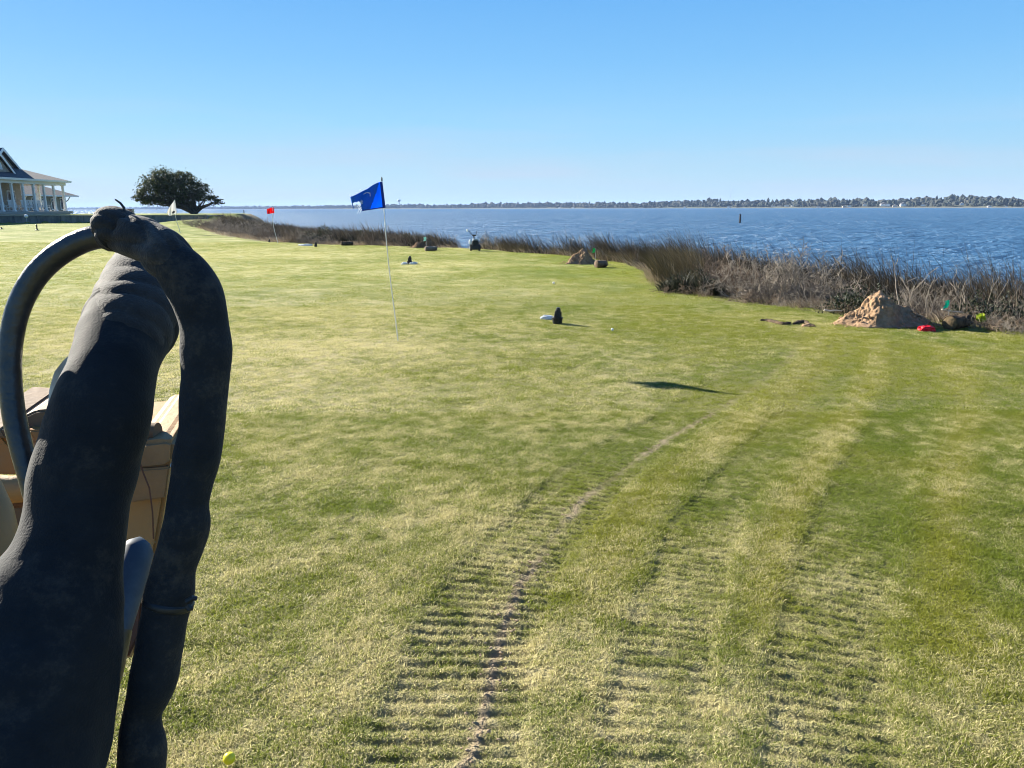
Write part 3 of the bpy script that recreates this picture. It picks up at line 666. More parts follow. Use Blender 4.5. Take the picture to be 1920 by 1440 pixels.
# porch wall doors and windows
for y, wd, h, nm in ((76.5, 1.2, 2.3, 'door'), (79, 1.5, 1.7, 'window'), (82, 1.5, 1.7, 'window'), (85, 1.2, 2.3, 'door'), (88.2, 1.5, 1.7, 'window'), (91, 1.1, 2.3, 'door'), (93.3, 1.5, 1.7, 'window'), (95.8, 1.5, 1.7, 'window')):
    zc_ = FZ + h / 2 + (0.05 if nm == 'door' else .75)
    fr = cbuild(MB().box((FX - 3.47, y, zc_), (.1, wd, h), bev=.01), nm, MAT_TRIM)
    for s in (-1, 1):
        o = MB().box((FX - 3.41, y + s * wd * .235, zc_ + .02), (.04, wd * .38, h * .84)).build('pane', MAT_GLASS, fr); o.data.transform(Matrix.Translation((-BX, -BY, -TERRACE_Z)))
cbuild(MB().box((FX - 3.4, 92.2, FZ + 2.5), (.14, .14, .3)), 'wall_lamp', MAT_TRIM)
# lower wing beyond
WX0, WX1, WY0, WY1, WZ = -82.0, -66.4, 106.5, 118.0, 3.85
cbuild(MB().box(((WX0 + WX1) / 2, (WY0 + WY1) / 2, (TERRACE_Z + WZ) / 2 + .1), (WX1 - WX0, WY1 - WY0, WZ - TERRACE_Z)), 'wing_wall', MAT_CLAP)
cbuild(hip(MB(), WX0 - 1.5, WX1 + 1.1, WY0 - 1.6, WY1 + 1.6, WZ + .12, WZ + 2.7, 6.3), 'wing_roof', MAT_SHINGLE)
cbuild(MB().box((WX1 + 1.12, (WY0 + WY1) / 2, WZ + .02), (.06, WY1 - WY0 + 3.2, .2)), 'fascia', MAT_TRIM)
for y in (107.6, 109.9, 112.2, 114.5, 116.8):
    fr = cbuild(MB().box((WX1 + .06, y, 2.75), (.1, 1.1, 1.7), bev=.01), 'window', MAT_TRIM)
    o = MB().box((WX1 + .12, y, 2.75), (.04, .8, 1.4)).build('pane', MAT_GLASS, fr); o.data.transform(Matrix.Translation((-BX, -BY, -TERRACE_Z)))
for x in (-68.5, -72, -75.5):
    fr = cbuild(MB().box((x, WY0 - .06, 2.75), (1.1, .1, 1.7), bev=.01), 'window', MAT_TRIM)
    o = MB().box((x, WY0 - .12, 2.75), (.8, .04, 1.4)).build('pane', MAT_GLASS, fr); o.data.transform(Matrix.Translation((-BX, -BY, -TERRACE_Z)))
for y in (107, 110.5, 114, 117.5):
    cbuild(MB().tube([(WX1 + .1, y, 3.0), (WX1 + .6, y, 3.3), (WX1 + 1.0, y, WZ)], .07, 6), 'bracket', MAT_TRIM)
# rocking chairs
rk = thing('rocking_chair', (0, 0, 0), 'white wooden rocking chair in the row on the clubhouse porch', 'rocking chair', 'white rocking chairs on the porch')
MB().box((0, 0, .45), (.55, .56, .05), bev=.01).build('seat', MAT_TRIM, rk)
bk = MB()
for i in range(5): bk.box((-.36, -.2 + .1 * i, .88), (.03, .075, .8), ry=-.22)
bk.box((-.44, 0, 1.25), (.04, .56, .1), ry=-.22).build('backrest', MAT_TRIM, rk)
for s in (-1, 1):
    MB().tube([(-.55, s * .27, .12), (-.2, s * .27, .04), (.2, s * .27, .04), (.5, s * .27, .13)], .025, 6).build('rocker', MAT_TRIM, rk)
    for xx in (-.22, .22): MB().tube([(xx, s * .27, .06), (xx, s * .27, .66)], .024, 6).build('leg', MAT_TRIM, rk)
    MB().box((0, s * .28, .68), (.58, .09, .03)).build('armrest', MAT_TRIM, rk)
def dup(o, loc, rz, label=None):
    r = o.copy(); COL.objects.link(r); r.location = loc; r.rotation_euler = (0, 0, rz)
    if label: r['label'] = label
    for c_ in o.children:
        d = c_.copy(); COL.objects.link(d); d.parent = r
        for e in c_.children: f = e.copy(); COL.objects.link(f); f.parent = d
    return r
for i, px in enumerate((14, 26, 37, 50.5, 57.5, 66, 73, 80.5, 89.5)):
    xq = FX - .55; yq = (xq / ((px - 960) / F)) / .975
    loc, rz = (xq, yq, FZ + .005), random.Random(i).uniform(-.5, .1)
    if i == 0: rk.location = loc; rk.rotation_euler = (0, 0, rz); rk['label'] = 'white rocking chair nearest the left end of the porch row'
    else: dup(rk, loc, rz, 'white rocking chair at the right end of the porch row' if i == 8 else None)
for r_ in [o for o in COL.objects if o.name.startswith('rocking_chair.')]:
    if 'right end' not in r_['label']: r_['label'] = 'white wooden rocking chair within the row on the clubhouse porch'
MAT_CLOTH_W = mat('white_cloth', (.75, .74, .72), rough=.8)
c = (FX - 1.9, (FX - 1.9) / ((72 - 960) / F) / .975)
g = thing('notice_board', (c[0], c[1], FZ), 'pale upright board standing behind the rocking chairs on the porch', 'board')
MB().box((0, 0, 1.55), (.06, 1.0, 1.2), bev=.01).build('panel', MAT_CLOTH_W, g)
for s in (-.45, .45): MB().box((0, s, .5), (.06, .06, 1.0)).build('leg', MAT_TRIM, g)

# ---------------------------------------------------------------- branching plants
def segs_mesh(name, segs, n, material, tint=None):
    S = np.array(segs, float)                                        # p0(3) p1(3) r0 r1
    d = S[:, 3:6] - S[:, :3]; d /= np.maximum(np.linalg.norm(d, axis=1, keepdims=True), 1e-9)
    a = np.where(np.abs(d[:, 2:3]) < .9, np.array([[0, 0, 1.0]]), np.array([[1.0, 0, 0]]))
    u = np.cross(d, a); u /= np.linalg.norm(u, axis=1, keepdims=True); v = np.cross(d, u)
    an = np.arange(n) * 2 * np.pi / n
    ring = np.cos(an)[None, :, None] * u[:, None] + np.sin(an)[None, :, None] * v[:, None]
    A = S[:, None, :3] + ring * S[:, 6][:, None, None]; B = S[:, None, 3:6] + ring * S[:, 7][:, None, None]
    V = np.concatenate([A, B], 1).reshape(-1, 3); k = np.arange(n); k2 = (k + 1) % n
    q = np.stack([k, k2, n + k2, n + k], -1)
    me = raw_mesh(name, V, 4, (np.arange(len(S))[:, None, None] * 2 * n + q[None]), material, True)
    return me
def grow(r, p, d, L, rad, depth, out, up=.15, wob=.35, kids=(2, 4), shrink=.62, rmin=.003, nseg=3, tips=None, lean=(0, 0, 0)):
    p = np.array(p, float); d = np.array(d, float); d /= np.linalg.norm(d)
    pts = [p]
    for i in range(nseg):
        d = d + r.normal(0, wob, 3) * .5 + np.array([0, 0, up]) * .4 + np.array(lean) * .3; d /= np.linalg.norm(d)
        q = p + d * L / nseg; ra = rad * (1 - .45 * i / nseg); rb = rad * (1 - .45 * (i + 1) / nseg)
        out.append((*p, *q, max(ra, rmin), max(rb, rmin))); p = q; pts.append(p)
    if tips is not None and depth <= 1: tips.append((p, d))
    if depth > 0:
        for _ in range(r.integers(kids[0], kids[1] + 1)):
            t = r.integers(1, nseg + 1); s = pts[t]
            dd = d + r.normal(0, .75, 3); dd[2] = dd[2] * .8 + up
            grow(r, s, dd, L * shrink * r.uniform(.7, 1.2), rad * .55, depth - 1, out, up, wob, kids, shrink, rmin, nseg, tips, lean)
MAT_TWIG = mat('grey_twig', (0.135, 0.115, 0.092), (0.29, 0.25, 0.20), 3.0, .85); MAT_TWIG2 = mat('pale_twig', (0.30, 0.255, 0.20), (0.20, 0.165, 0.125), 4, .8)
MAT_TWIG3 = mat('brown_twig', (0.10, 0.07, 0.048), (0.19, 0.14, 0.10), 3.0, .85)
def shrub_mesh(seed, ht, spread, material, stems=14, depth=3, rad=.012, lean=(-.08, 0, 0)):
    r = np.random.default_rng(seed); out = []
    for _ in range(stems):
        a = r.uniform(0, 2 * np.pi); b = r.uniform(0, spread * .35)
        grow(r, (b * math.cos(a), b * math.sin(a), -.08), (math.cos(a) * spread * r.uniform(.2, 1.1), math.sin(a) * spread * r.uniform(.2, 1.1), 1.0), ht * r.uniform(.35, .62), rad * r.uniform(.7, 1.3), depth, out, .12, .6, (3, 4), .58, .003, 3, None, lean)
    return segs_mesh('bare_shrub', out, 3, material)
SHR = [shrub_mesh(s, 1.18, 1.05, (MAT_TWIG, MAT_TWIG3, MAT_TWIG)[s % 3], 17) for s in range(4)]
SHL = [shrub_mesh(10 + s, .75, 1.2, (MAT_TWIG, MAT_TWIG3)[s % 2], 12) for s in range(2)]
rg = np.random.default_rng(21)
def put_shrub(me, x, y, sc, lab, grp, nm='bare_shrub', cat='shrub'):
    o = link(nm, me, None, (x, y, float(ground_z(x, y)) - .02)); o.rotation_euler = (0, 0, rg.uniform(0, 6.28)); sc *= rg.uniform(.75, 1.2); o.scale = (sc * rg.uniform(.9, 1.25),) * 2 + (sc,)
    return tag(o, lab, cat, grp)
# the thicket that bulges on to the lawn, then the one behind the big mound
for px, Y, sc in ((1385, 17.6, 1.0), (1420, 16.9, .95), (1460, 17.2, 1.1), (1500, 16.6, 1.1), (1540, 16.4, 1.05), (1480, 18.4, 1.2), (1430, 19, 1.15), (1560, 15.8, .85), (1400, 20, 1.2), (1345, 19.4, 1.0), (1350, 21.5, 1.0), (1520, 18, 1.1)):
    put_shrub(SHR[rg.integers(4)], (px - 960) / F * .98 * Y, Y, sc, 'bare grey twiggy shrub in the big thicket bulging on to the lawn', 'bare shrubs in the bulging thicket')
for px, Y, sc in ((1590, 15.9, .75), (1690, 15.2, .62), (1735, 14.9, .65), (1775, 14.6, .62), (1815, 14.2, .68), (1940, 13.2, .7), (1620, 16.9, .8), (1680, 16.6, .8), (1735, 16.2, .78), (1800, 15.8, .75), (1860, 15.6, .72), (1915, 15, .8), (1960, 13.8, .85)):
    put_shrub(SHR[rg.integers(4)], (px - 960) / F * .98 * Y, Y, sc, 'bare brown twiggy shrub in the thicket behind the largest dirt mound', 'bare shrubs behind the largest mound')
for px, Y, sc in ((1275, 17.75, .62), (1310, 17.5, .66), (1335, 17.3, .55), (1440, 15.9, .6), (1480, 15.5, .6), (1520, 15.1, .55), (1555, 14.7, .5), (1580, 14.5, .5), (1850, 12.8, .45), (1880, 12.4, .42), (1910, 12.1, .6), (1930, 12.0, .6), (1895, 12.9, .65), (1865, 13.2, .6), (1405, 16.4, .5), (1770, 13.9, .6), (1720, 14.2, .55), (1800, 13.6, .6)):
    put_shrub(SHL[rg.integers(2)], (px - 960) / F * .98 * Y, Y, sc, 'low tangled dead brush along the lawn edge of the thicket', 'low dead brush along the lawn edge')
for px, Y, sc in ((905, 38.5, .7), (925, 38, .8), (945, 38, .9), (965, 37.5, .8), (1000, 37, .8), (1020, 36, .7), (1060, 35, .8), (1085, 34, .8), (1130, 31.5, .8), (1150, 31, .8), (1180, 29.5, .8), (1205, 28.5, .8), (1030, 34.5, .6), (985, 36.2, .6), (1190, 27.8, .55), (1160, 29, .55)):
    put_shrub(SHR[rg.integers(4)], (px - 960) / F * .98 * Y, Y, sc, 'brown scrubby shrub on the water edge beyond the small mounds', 'scrubby shrubs on the middle water edge')
for px, Y, sc in ((350, 70, 1.0), (368, 67, 1.0), (388, 64, 1.1), (408, 61, 1.1), (428, 58.5, 1.2), (448, 56.5, 1.2), (468, 54, 1.2), (486, 52, 1.2), (500, 50, 1.1), (398, 66, 1.1), (438, 61, 1.1), (462, 58, 1.2), (480, 55.5, 1.2), (418, 64, 1.0), (378, 70, .9), (545, 45.5, .9), (562, 45, 1.0), (580, 44.6, 1.0), (610, 44, .8), (720, 42.5, .8), (740, 42, .9), (830, 41, .7), (850, 40.5, .7), (690, 42.6, .7)):
    put_shrub(SHR[rg.integers(4)], (px - 960) / F * .98 * Y, Y, sc, 'pale grey scrub between the flags and the far marsh point', 'scrub along the far lawn edge')
# bare saplings
SAP = []
for s in range(4):
    r = np.random.default_rng(70 + s); out = []
    for q in range(1): grow(r, (0, 0, -.1), (r.normal(-.05, .18), r.normal(0, .12), 1), 0.72 * r.uniform(.8, 1.15), .011, 2, out, .3, .35, (3, 4), .5, .0036, 5)
    SAP.append(segs_mesh('bare_sapling', out, 4, MAT_TWIG2))
for i, (px, Y, sc, lb) in enumerate(((1706, 13.6, 1.0, 'pale bare sapling just right of the largest mound top'), (1722, 13.8, .95, None), (1745, 13.7, 1.05, None), (1758, 13.9, .9, None), (1600, 14.6, .9, 'pale bare sapling left behind the largest mound'), (1655, 14.3, .7, None), (1822, 13.4, 1.15, 'tallest pale bare sapling above the log-shaped turf roll'), (1836, 13.3, 1.1, None), (1866, 13.1, .8, None), (1400, 17.2, .8, None), (1440, 16.6, .9, None))):
    o = put_shrub(SAP[i % 4], (px - 960) / F * .98 * Y, Y, sc * .95, lb or 'pale bare sapling standing in the thicket', 'pale bare saplings in the thicket', 'bare_sapling', 'sapling')

# ---------------------------------------------------------------- marsh grass (nobody could count it)
def grass_mat(name, ca, cb_, trans=.25):
    m, t = new_mat(name); out = N(t, 'ShaderNodeOutputMaterial'); b = N(t, 'ShaderNodeBsdfPrincipled', Roughness=.6); b.inputs['Specular IOR Level'].default_value = .2
    a = N(t, 'ShaderNodeAttribute'); a.attribute_name = 'tint'; x = N(t, 'ShaderNodeMix', data_type='RGBA'); x.inputs[6].default_value = rgba(ca); x.inputs[7].default_value = rgba(cb_)
    t.links.new(a.outputs['Fac'], x.inputs[0]); t.links.new(x.outputs[2], b.inputs['Base Color']); tr = N(t, 'ShaderNodeBsdfTranslucent'); t.links.new(x.outputs[2], tr.inputs[0])
    ms = N(t, 'ShaderNodeMixShader'); ms.inputs[0].default_value = trans; t.links.new(b.outputs[0], ms.inputs[1]); t.links.new(tr.outputs[0], ms.inputs[2]); t.links.new(ms.outputs[0], out.inputs[0]); return m
MAT_RUSH = grass_mat('needle_rush', (0.032, 0.029, 0.021), (0.10, 0.08, 0.054)); MAT_REED = grass_mat('olive_reed', (0.04, 0.036, 0.018), (0.125, 0.098, 0.055)); MAT_STRAW = grass_mat('dead_straw', (0.22, 0.16, 0.10), (0.42, 0.34, 0.23))
def shore_blades(name, n, box, tlo, thi, hgt, wid, material, seed, label, lean=.45, az=math.radians(168), ok=None, clump=1.0, hnoise=.35):
    r = np.random.default_rng(seed); X, Y = [], []
    while sum(map(len, X)) < n:
        x = r.uniform(box[0], box[1], n * 3); y = r.uniform(box[2], box[3], n * 3); t, dl, dw = shore_t(x, y)
        k = (t > tlo) & (t < thi) & (dl > 0) & (r.uniform(0, 1, n * 3) < sstep(.30, .62, fbm(x * clump, y * clump, seed, 3)) + .15)
        if ok is not None: k &= ok(x, y, dl)
        X.append(x[k]); Y.append(y[k])
    x = np.concatenate(X)[:n]; y = np.concatenate(Y)[:n]; z = ground_z(x, y) - .03
    h = hgt * r.uniform(.6, 1.12, n) * (1 - hnoise + 2 * hnoise * fbm(x * .55, y * .55, seed + 3, 3))
    me = blades_mesh(name, np.stack([x, y, z], 1), h, wid * r.uniform(.6, 1.4, n), np.abs(r.normal(lean, .22, n)) + .03, az + r.normal(0, .55, n), material, np.clip(r.normal(.45, .28, n) + .5 * (fbm(x, y, seed + 8, 2) - .5), 0, 1), 3, .9, r.uniform(0, np.pi, n))
    return tag(link(name, me), label, kind='stuff')
rmask = lambda lo, hi: (lambda x, y, dl: (x / y > lo) & (x / y < hi))
shore_blades('marsh_grass', 34000, (2.5, 17, 4, 31), .36, 1.0, 1.40, .012, MAT_RUSH, 201, 'dark wind-bent marsh rushes between the thicket and the water at right', hnoise=.6)
shore_blades('marsh_grass', 12000, (-3.5, 8, 26, 46), .3, 1.0, 1.28, .018, MAT_RUSH, 202, 'dark marsh rushes along the middle of the shore', ok=lambda x, y, dl: x / y > -.036)
shore_blades('marsh_grass', 30000, (-27, -2.2, 40, 96), .16, 1.0, 1.12, .035, MAT_RUSH, 203, 'dark brown marsh grass on the long point behind the flags', hnoise=.5, clump=.3, ok=lambda x, y, dl: x / y < -.066)
shore_blades('marsh_grass', 3600, (3.2, 6.5, 17.2, 24), .03, .6, .92, .010, MAT_REED, 204, 'olive brown reed clump at the left corner of the thicket', lean=.45, hnoise=.6, ok=lambda x, y, dl: (x / y < .25) & (y > 17.6))
shore_blades('marsh_grass', 3500, (-2, 5, 26, 40), .0, .5, .5, .014, MAT_REED, 205, 'olive tufts at the lawn edge beyond the small mounds', lean=.35)
shore_blades('dead_grass', 9000, (3.2, 16, 4, 24), .0, .42, .30, .008, MAT_STRAW, 206, 'short dead straw at the foot of the right thicket', lean=.9, clump=2.0)
shore_blades('dead_grass', 7000, (-27, 4.5, 24, 80), .0, .22, .35, .022, MAT_STRAW, 207, 'pale dead straw edging the far lawn', lean=.9, clump=.8)
shore_blades('lawn_edge_grass', 5000, (3.2, 14, 5, 24), -.2, .13, .12, .006, grass_mat('edge_green', (.06, .09, .02), (.25, .22, .08)), 208, 'longer green grass where the lawn meets the thicket', lean=.5, clump=1.5)
# dead stems filling the thicket
def dead_stems(n, box, seed, ok, label, hh=.75, rad=.005, m=MAT_TWIG):
    r = np.random.default_rng(seed); x = r.uniform(box[0], box[1], n * 6); y = r.uniform(box[2], box[3], n * 6); t, dl, dw = shore_t(x, y)
    k = (t > 0.02) & (t < .55) & (dl > .1) & ok(x, y); x, y = x[k][:n], y[k][:n]; z = ground_z(x, y); out = []
    for i in range(len(x)):
        d = np.array([r.normal(-.25, .45), r.normal(0, .4), 1]); L = hh * r.uniform(.4, 1.2); p = np.array([x[i], y[i], z[i] - .05])
        for s in range(3):
            q = p + (d + r.normal(0, .3, 3)) * L / 3; out.append((*p, *q, rad * (1 - s * .25), rad * (.75 - s * .25))); p = q
    tag(link('dead_stems', segs_mesh('dead_stems', out, 3, m)), label, kind='stuff')
dead_stems(900, (3.8, 12, 9, 21), 301, lambda x, y: x / y > .24, 'mass of dead grey stems filling the right hand thicket')
dead_stems(600, (3.8, 12, 9, 21), 302, lambda x, y: x / y > .24, 'brown dead stems low in the right hand thicket', .5, .006, MAT_TWIG3)
dead_stems(1500, (-27, 4.4, 24, 80), 303, lambda x, y: y > 24, 'dead grey stems along the far lawn edge', .7, .012, MAT_TWIG)
# spiky evergreen at the thicket corner
MAT_SPIKE = grass_mat('yucca_leaf', (0.012, 0.016, 0.012), (0.055, 0.06, 0.035), .1); MAT_OLEAF = grass_mat('evergreen_leaf', (0.016, 0.024, 0.014), (0.045, 0.055, 0.028), .12)
for (px, Y, rad, lb) in ((1288, 18.0, .55, 'dark spiky evergreen at the front corner of the bulging thicket'), (1325, 17.6, .5, 'dark spiky evergreen right of the thicket corner'), (1255, 18.3, .35, 'small green spiky plant at the foot of the olive reeds'), (1352, 17.2, .3, 'low green spiky plant on the lawn edge under grey twigs')):
    r = np.random.default_rng(int(px)); n = 260; x, y = (px - 960) / F * .98 * Y, Y; a = r.uniform(0, 6.28, n); q = r.uniform(0, rad * .5, n)
    b = np.stack([q * np.cos(a), q * np.sin(a), r.uniform(-.05, .3 * rad, n)], 1)
    g = thing('spiky_evergreen', (x, y, float(ground_z(x, y))), lb, 'shrub')
    link('foliage', blades_mesh('foliage', b, rad * r.uniform(.35, .85, n), .018, r.uniform(.3, 1.6, n), a + r.normal(0, .3, n), MAT_SPIKE, r.uniform(0, 1, n), 2, .7), g)
    MB().tube([(0, 0, -.1), (.01, 0, rad * .5)], [.05, .03], 7).build('stem', MAT_TWIG3, g)
# dark evergreen bushes; those in the right thicket are added as shade pockets
for (px, Y, rad, lb) in ((1628, 14.3, .60, 'dark leafy evergreen bush added as a shade pocket behind the largest mound'), (1674, 14.6, .42, 'dark leafy evergreen added as a shade pocket right behind the mound top'), (1878, 13.2, .64, 'dark leafy evergreen bush added as a shade pocket at the right edge of the thicket'), (1932, 12.95, .56, 'dark leafy evergreen added as a shade pocket, cut by the right picture edge'), (1300, 18.8, .55, 'dark leafy evergreen behind the spiky corner plants'), (600, 46, 1.0, 'dark rounded bush behind the red flag pole'), (672, 45, .9, 'dark rounded bush left of the blue flag pole on the far edge'), (755, 43, .8, 'dark rounded bush beyond the far sand mound')):
    r = np.random.default_rng(int(px) + 5); n = int(1500); x, y = (px - 960) / F * .98 * Y, Y
    v = r.normal(0, 1, (n, 3)); v /= np.linalg.norm(v, axis=1, keepdims=True); v *= (r.uniform(.35, 1, n) ** .5)[:, None] * rad * (1 + .35 * np.sin(v[:, :1] * 5 + v[:, 1:2] * 4)); v[:, 2] = np.abs(v[:, 2]) * .8
    g = thing('evergreen_bush', (x, y, float(ground_z(x, y)) - .05), lb, 'bush')
    sz = .05 if Y < 25 else .1
    link('foliage', blades_mesh('foliage', v, sz * r.uniform(.6, 1.4, n), sz * .6, r.uniform(.2, 1.5, n), r.uniform(0, 6.28, n), MAT_OLEAF, r.uniform(0, 1, n), 2, .7), g)
    out = []
    for _ in range(6): grow(r, (0, 0, -.1), (r.normal(0, .6), r.normal(0, .6), 1), rad * .7, .018, 1, out, .2)
    link('stem', segs_mesh('stem', out, 4, MAT_TWIG3), g)

# ---------------------------------------------------------------- wind-shaped oak on the terrace
tx, ty = AY(366, 400, 101)[:2]; MAT_BARK = mat('oak_bark', (0.045, 0.038, 0.032), (0.09, 0.075, 0.06), 2, .9, bump=.5, bscale=15)
oak = thing('oak_tree', (tx, ty, TERRACE_Z), 'wind shaped dark oak with a wide crown leaning left on the terrace', 'tree')
sc_ = 101 * .975 / F
def oakp(px, py): return np.array([(px - 366) * sc_, 0, (402 - py) * sc_])
r = np.random.default_rng(44); segs = []; tips = []
LOBES = [(320, 345, 34, 24), (300, 352, 30, 20), (340, 352, 38, 22), (285, 366, 26, 14), (268, 376, 16, 9), (365, 362, 28, 16), (385, 372, 20, 9), (412, 381, 14, 4.5), (350, 338, 20, 12), (312, 334, 20, 11), (375, 352, 18, 10), (300, 374, 24, 8), (335, 372, 22, 8), (288, 380, 22, 7), (322, 382, 26, 7), (356, 377, 20, 8)]
for lx, ly, rx, ry in LOBES:
    for _ in range(3):
        e = oakp(lx + r.uniform(-.5, .5) * rx, ly + r.uniform(-.3, .4) * ry); e[1] = r.uniform(-1, 1) * rx * sc_ * .8
        p = np.array([r.normal(0, .12), r.normal(0, .12), -.1]); q1 = np.array([e[0] * .25 + r.normal(0, .1), e[1] * .3, .55 + r.uniform(0, .5)]); q2 = (q1 + e) / 2 + r.normal(0, .22, 3)
        ra = r.uniform(.10, .2)
        for a, b_, c1, c2 in ((p, q1, ra, ra * .75), (q1, q2, ra * .75, ra * .5), (q2, e, ra * .5, ra * .22)): segs.append((*a, *b_, c1, c2))
        for _ in range(5): grow(r, q2 + (e - q2) * r.uniform(.2, 1), r.normal(0, 1, 3) + np.array([0, 0, .5]), .9, .035, 1, segs, .3, .4, (2, 3), .6, .012)
link('trunk', segs_mesh('trunk', segs, 5, MAT_BARK), oak)
bs, tn = [], []
for lx, ly, rx, ry in LOBES:
    n = int(rx * ry * 3.2) + 60; cl = int(rx * ry / 16) + 5
    cc = r.normal(0, 1, (cl, 3)); cc /= np.linalg.norm(cc, axis=1, keepdims=True); cc *= (r.uniform(.45, 1, cl) ** .6)[:, None]
    w_ = cc[r.integers(0, cl, n)] + r.normal(0, .17, (n, 3)); c0 = oakp(lx, ly)
    bs.append(c0 + w_ * np.array([rx, rx * .9, ry]) * sc_); tn.append(np.clip(r.normal(.4, .3, n), 0, 1))
bs = np.concatenate(bs); tn = np.concatenate(tn); n = len(bs)
MAT_OAK = grass_mat('oak_leaf', (0.03, 0.04, 0.018), (0.105, 0.115, 0.05), .25)
link('crown', blades_mesh('crown', bs, r.uniform(.1, .22, n), r.uniform(.1, .2, n), r.uniform(.2, 2.0, n), r.uniform(0, 6.28, n), MAT_OAK, tn, 2, .5, r.uniform(0, 3.14, n)), oak)

# ---------------------------------------------------------------- target flags
def flag(name, base_px, base_z, top_px, label, grp, top_pts, bot_pts, Yf, cloth, hoist, wave, pole_r, hole=None, second=None, emblem=None, seed=0):
    b = AY(base_px[0], base_px[1], Yf[0]); b[2] = base_z; t = AY(top_px[0], top_px[1], Yf[1])
    g = thing(name, b, label, 'flag', grp); O = np.array(b)
    bend = [O * 0 + (t - b) * u + np.array([-.05, 0, 0]) * math.sin(math.pi * u) * Yf[0] / 20 for u in np.linspace(0, 1, 9)]
    bend[0] = bend[0] - np.array([0, 0, .1])
    MB().tube(bend, [pole_r * (1 - .35 * i / 8) for i in range(9)], 8).build('pole', MAT_POLE, g, True)
    MB().lathe([(pole_r * 1.2, -.02), (pole_r * 1.3, .015), (pole_r * .6, .04)], bend[-1], 8).build('finial', MAT_BLACK, g)
    tp = catmull(top_pts, 6); bp = catmull(bot_pts, 6); nu, nv = 36, 22
    def samp(c, u):
        s = u * (len(c) - 1); i = min(int(s), len(c) - 2); return c[i] + (c[i + 1] - c[i]) * (s - i)
    def pt(u, v, off=0.0):
        p = samp(tp, u) * (1 - v) + samp(bp, u) * v
        Y = Yf[1] + (Yf[0] - Yf[1]) * .15 * v + wave * u * math.sin(5.2 * u + 2.0 * v + seed) + wave * .35 * u * math.sin(13 * u - 5 * v) - off
        return AY(p[0], p[1], Y) - O
    def sheet(nm, u0, u1, v0, v1, mt, off, keep=None, n1=nu, n2=nv):
        vs = []; fs = []
        for i in range(n1 + 1):
            for j in range(n2 + 1): vs.append(pt(u0 + (u1 - u0) * i / n1, v0 + (v1 - v0) * j / n2, off))
        for i in range(n1):
            for j in range(n2):
                u = u0 + (u1 - u0) * (i + .5) / n1; v = v0 + (v1 - v0) * (j + .5) / n2
                if keep is None or keep(u, v): a = i * (n2 + 1) + j; fs.append((a, a + n2 + 1, a + n2 + 2, a + 1))
        me = bpy.data.meshes.new(nm); me.from_pydata([tuple(float(c) for c in v) for v in vs], [], fs); me.update(); me.materials.append(mt)
        me.polygons.foreach_set('use_smooth', np.full(len(me.polygons), True))
        o = link(nm, me, g); sd = o.modifiers.new('cloth', 'SOLIDIFY'); sd.thickness = .0016; return o
    sheet('cloth', 0, 1, 0, 1, cloth, 0, hole)
    if hoist: sheet('hoist_sleeve', 0, .085, 0, 1, hoist, .012); sheet('hem', .085, 1, .955, 1, hoist, .008, hole)
    if second: sheet('folded_layer', 0, 1, 0, 1, second[0], .005, second[1])
    if emblem: sheet('emblem', 0, 1, 0, 1, emblem[0], .006, emblem[1], 60, 44)
    return g, pt
MAT_POLE = mat('white_fibreglass_pole', (0.72, 0.72, 0.68), rough=.35, spec=.5)
MAT_BLUE = mat('blue_cloth', (0.015, 0.23, 0.80), rough=.7, trans=.72); MAT_NAVY = mat('navy_hem', (0.010, 0.035, 0.25), rough=.8, trans=.15); MAT_DBLUE = mat('shaded_blue_cloth', (0.016, 0.16, 0.60), rough=.7, trans=.36)  # MAT_DBLUE: darker cloth copy, shade of the doubled part put into colour
MAT_RED = mat('red_cloth', (0.75, 0.025, 0.03), rough=.7, trans=.55); MAT_FLAGW = mat('white_flag_cloth', (0.8, 0.79, 0.78), rough=.7, trans=.4); MAT_EMB = mat('white_print', (0.75, 0.8, 0.85), rough=.8, trans=.45); MAT_DARKPRINT = mat('dark_print', (0.03, 0.03, 0.04), rough=.8)
hb = lambda u, v: not ((u > .72 and v > .42 - .25 * (u - .72) and (u - .72) * 1.1 + (v - .42) > .12 + .10 * math.sin(17 * u + 9 * v)) and not (u > .97 and v < .62)) 
g, pt = flag('target_flag', (747, 635), 0.0, (716, 337), 'tattered blue flag on the tallest thin white pole, nearest the machine', 'range target flags',
     [(717, 340), (708, 342.5), (699, 347), (688, 354), (675, 361), (665, 366), (656, 369)], [(723, 390), (712, 391), (701, 392.5), (691, 394), (682, 395.5), (674, 398), (666, 404)], (11.4, 11.2), MAT_BLUE, MAT_NAVY, .09, .008, hb,
     (MAT_DBLUE, lambda u, v: u > .12 + .34 * v + .0 and hb(u, v)), (MAT_EMB, lambda u, v: ((u - .68) / .045) ** 2 + ((v - .50) / .10) ** 2 < 1 + .5 * math.sin(9 * v * 6) or abs(math.hypot((u - .55) / .13, (v - .36) / .2) - 1) < .09 and u < .6 and v < .4))
fr = MB(); rgf = np.random.default_rng(3)
for i in range(9):                                                   # torn white strips and loose threads on the fly end
    u, v = (.99, rgf.uniform(.6, 1.0)) if i < 4 else (rgf.uniform(.6, 1), 0.01)
    while i < 4 and not hb(u, v): u -= .01
    p = Vector([float(c_) for c_ in pt(min(u, 1), v)]); L_ = .075 if i < 4 else .05
    q = p + Vector((-L_ * rgf.uniform(.4, 1), rgf.normal(0, .02), (-L_ * rgf.uniform(.3, 1.2)) if i < 4 else L_ * rgf.uniform(.1, .6)))
    fr.tube([p, (p + q) / 2 + Vector((0, 0, .015)), q], [.007 if i < 4 else .0018, .006 if i < 4 else .0015, .001], 5)
fr.build('frayed_strips', MAT_EMB, g)
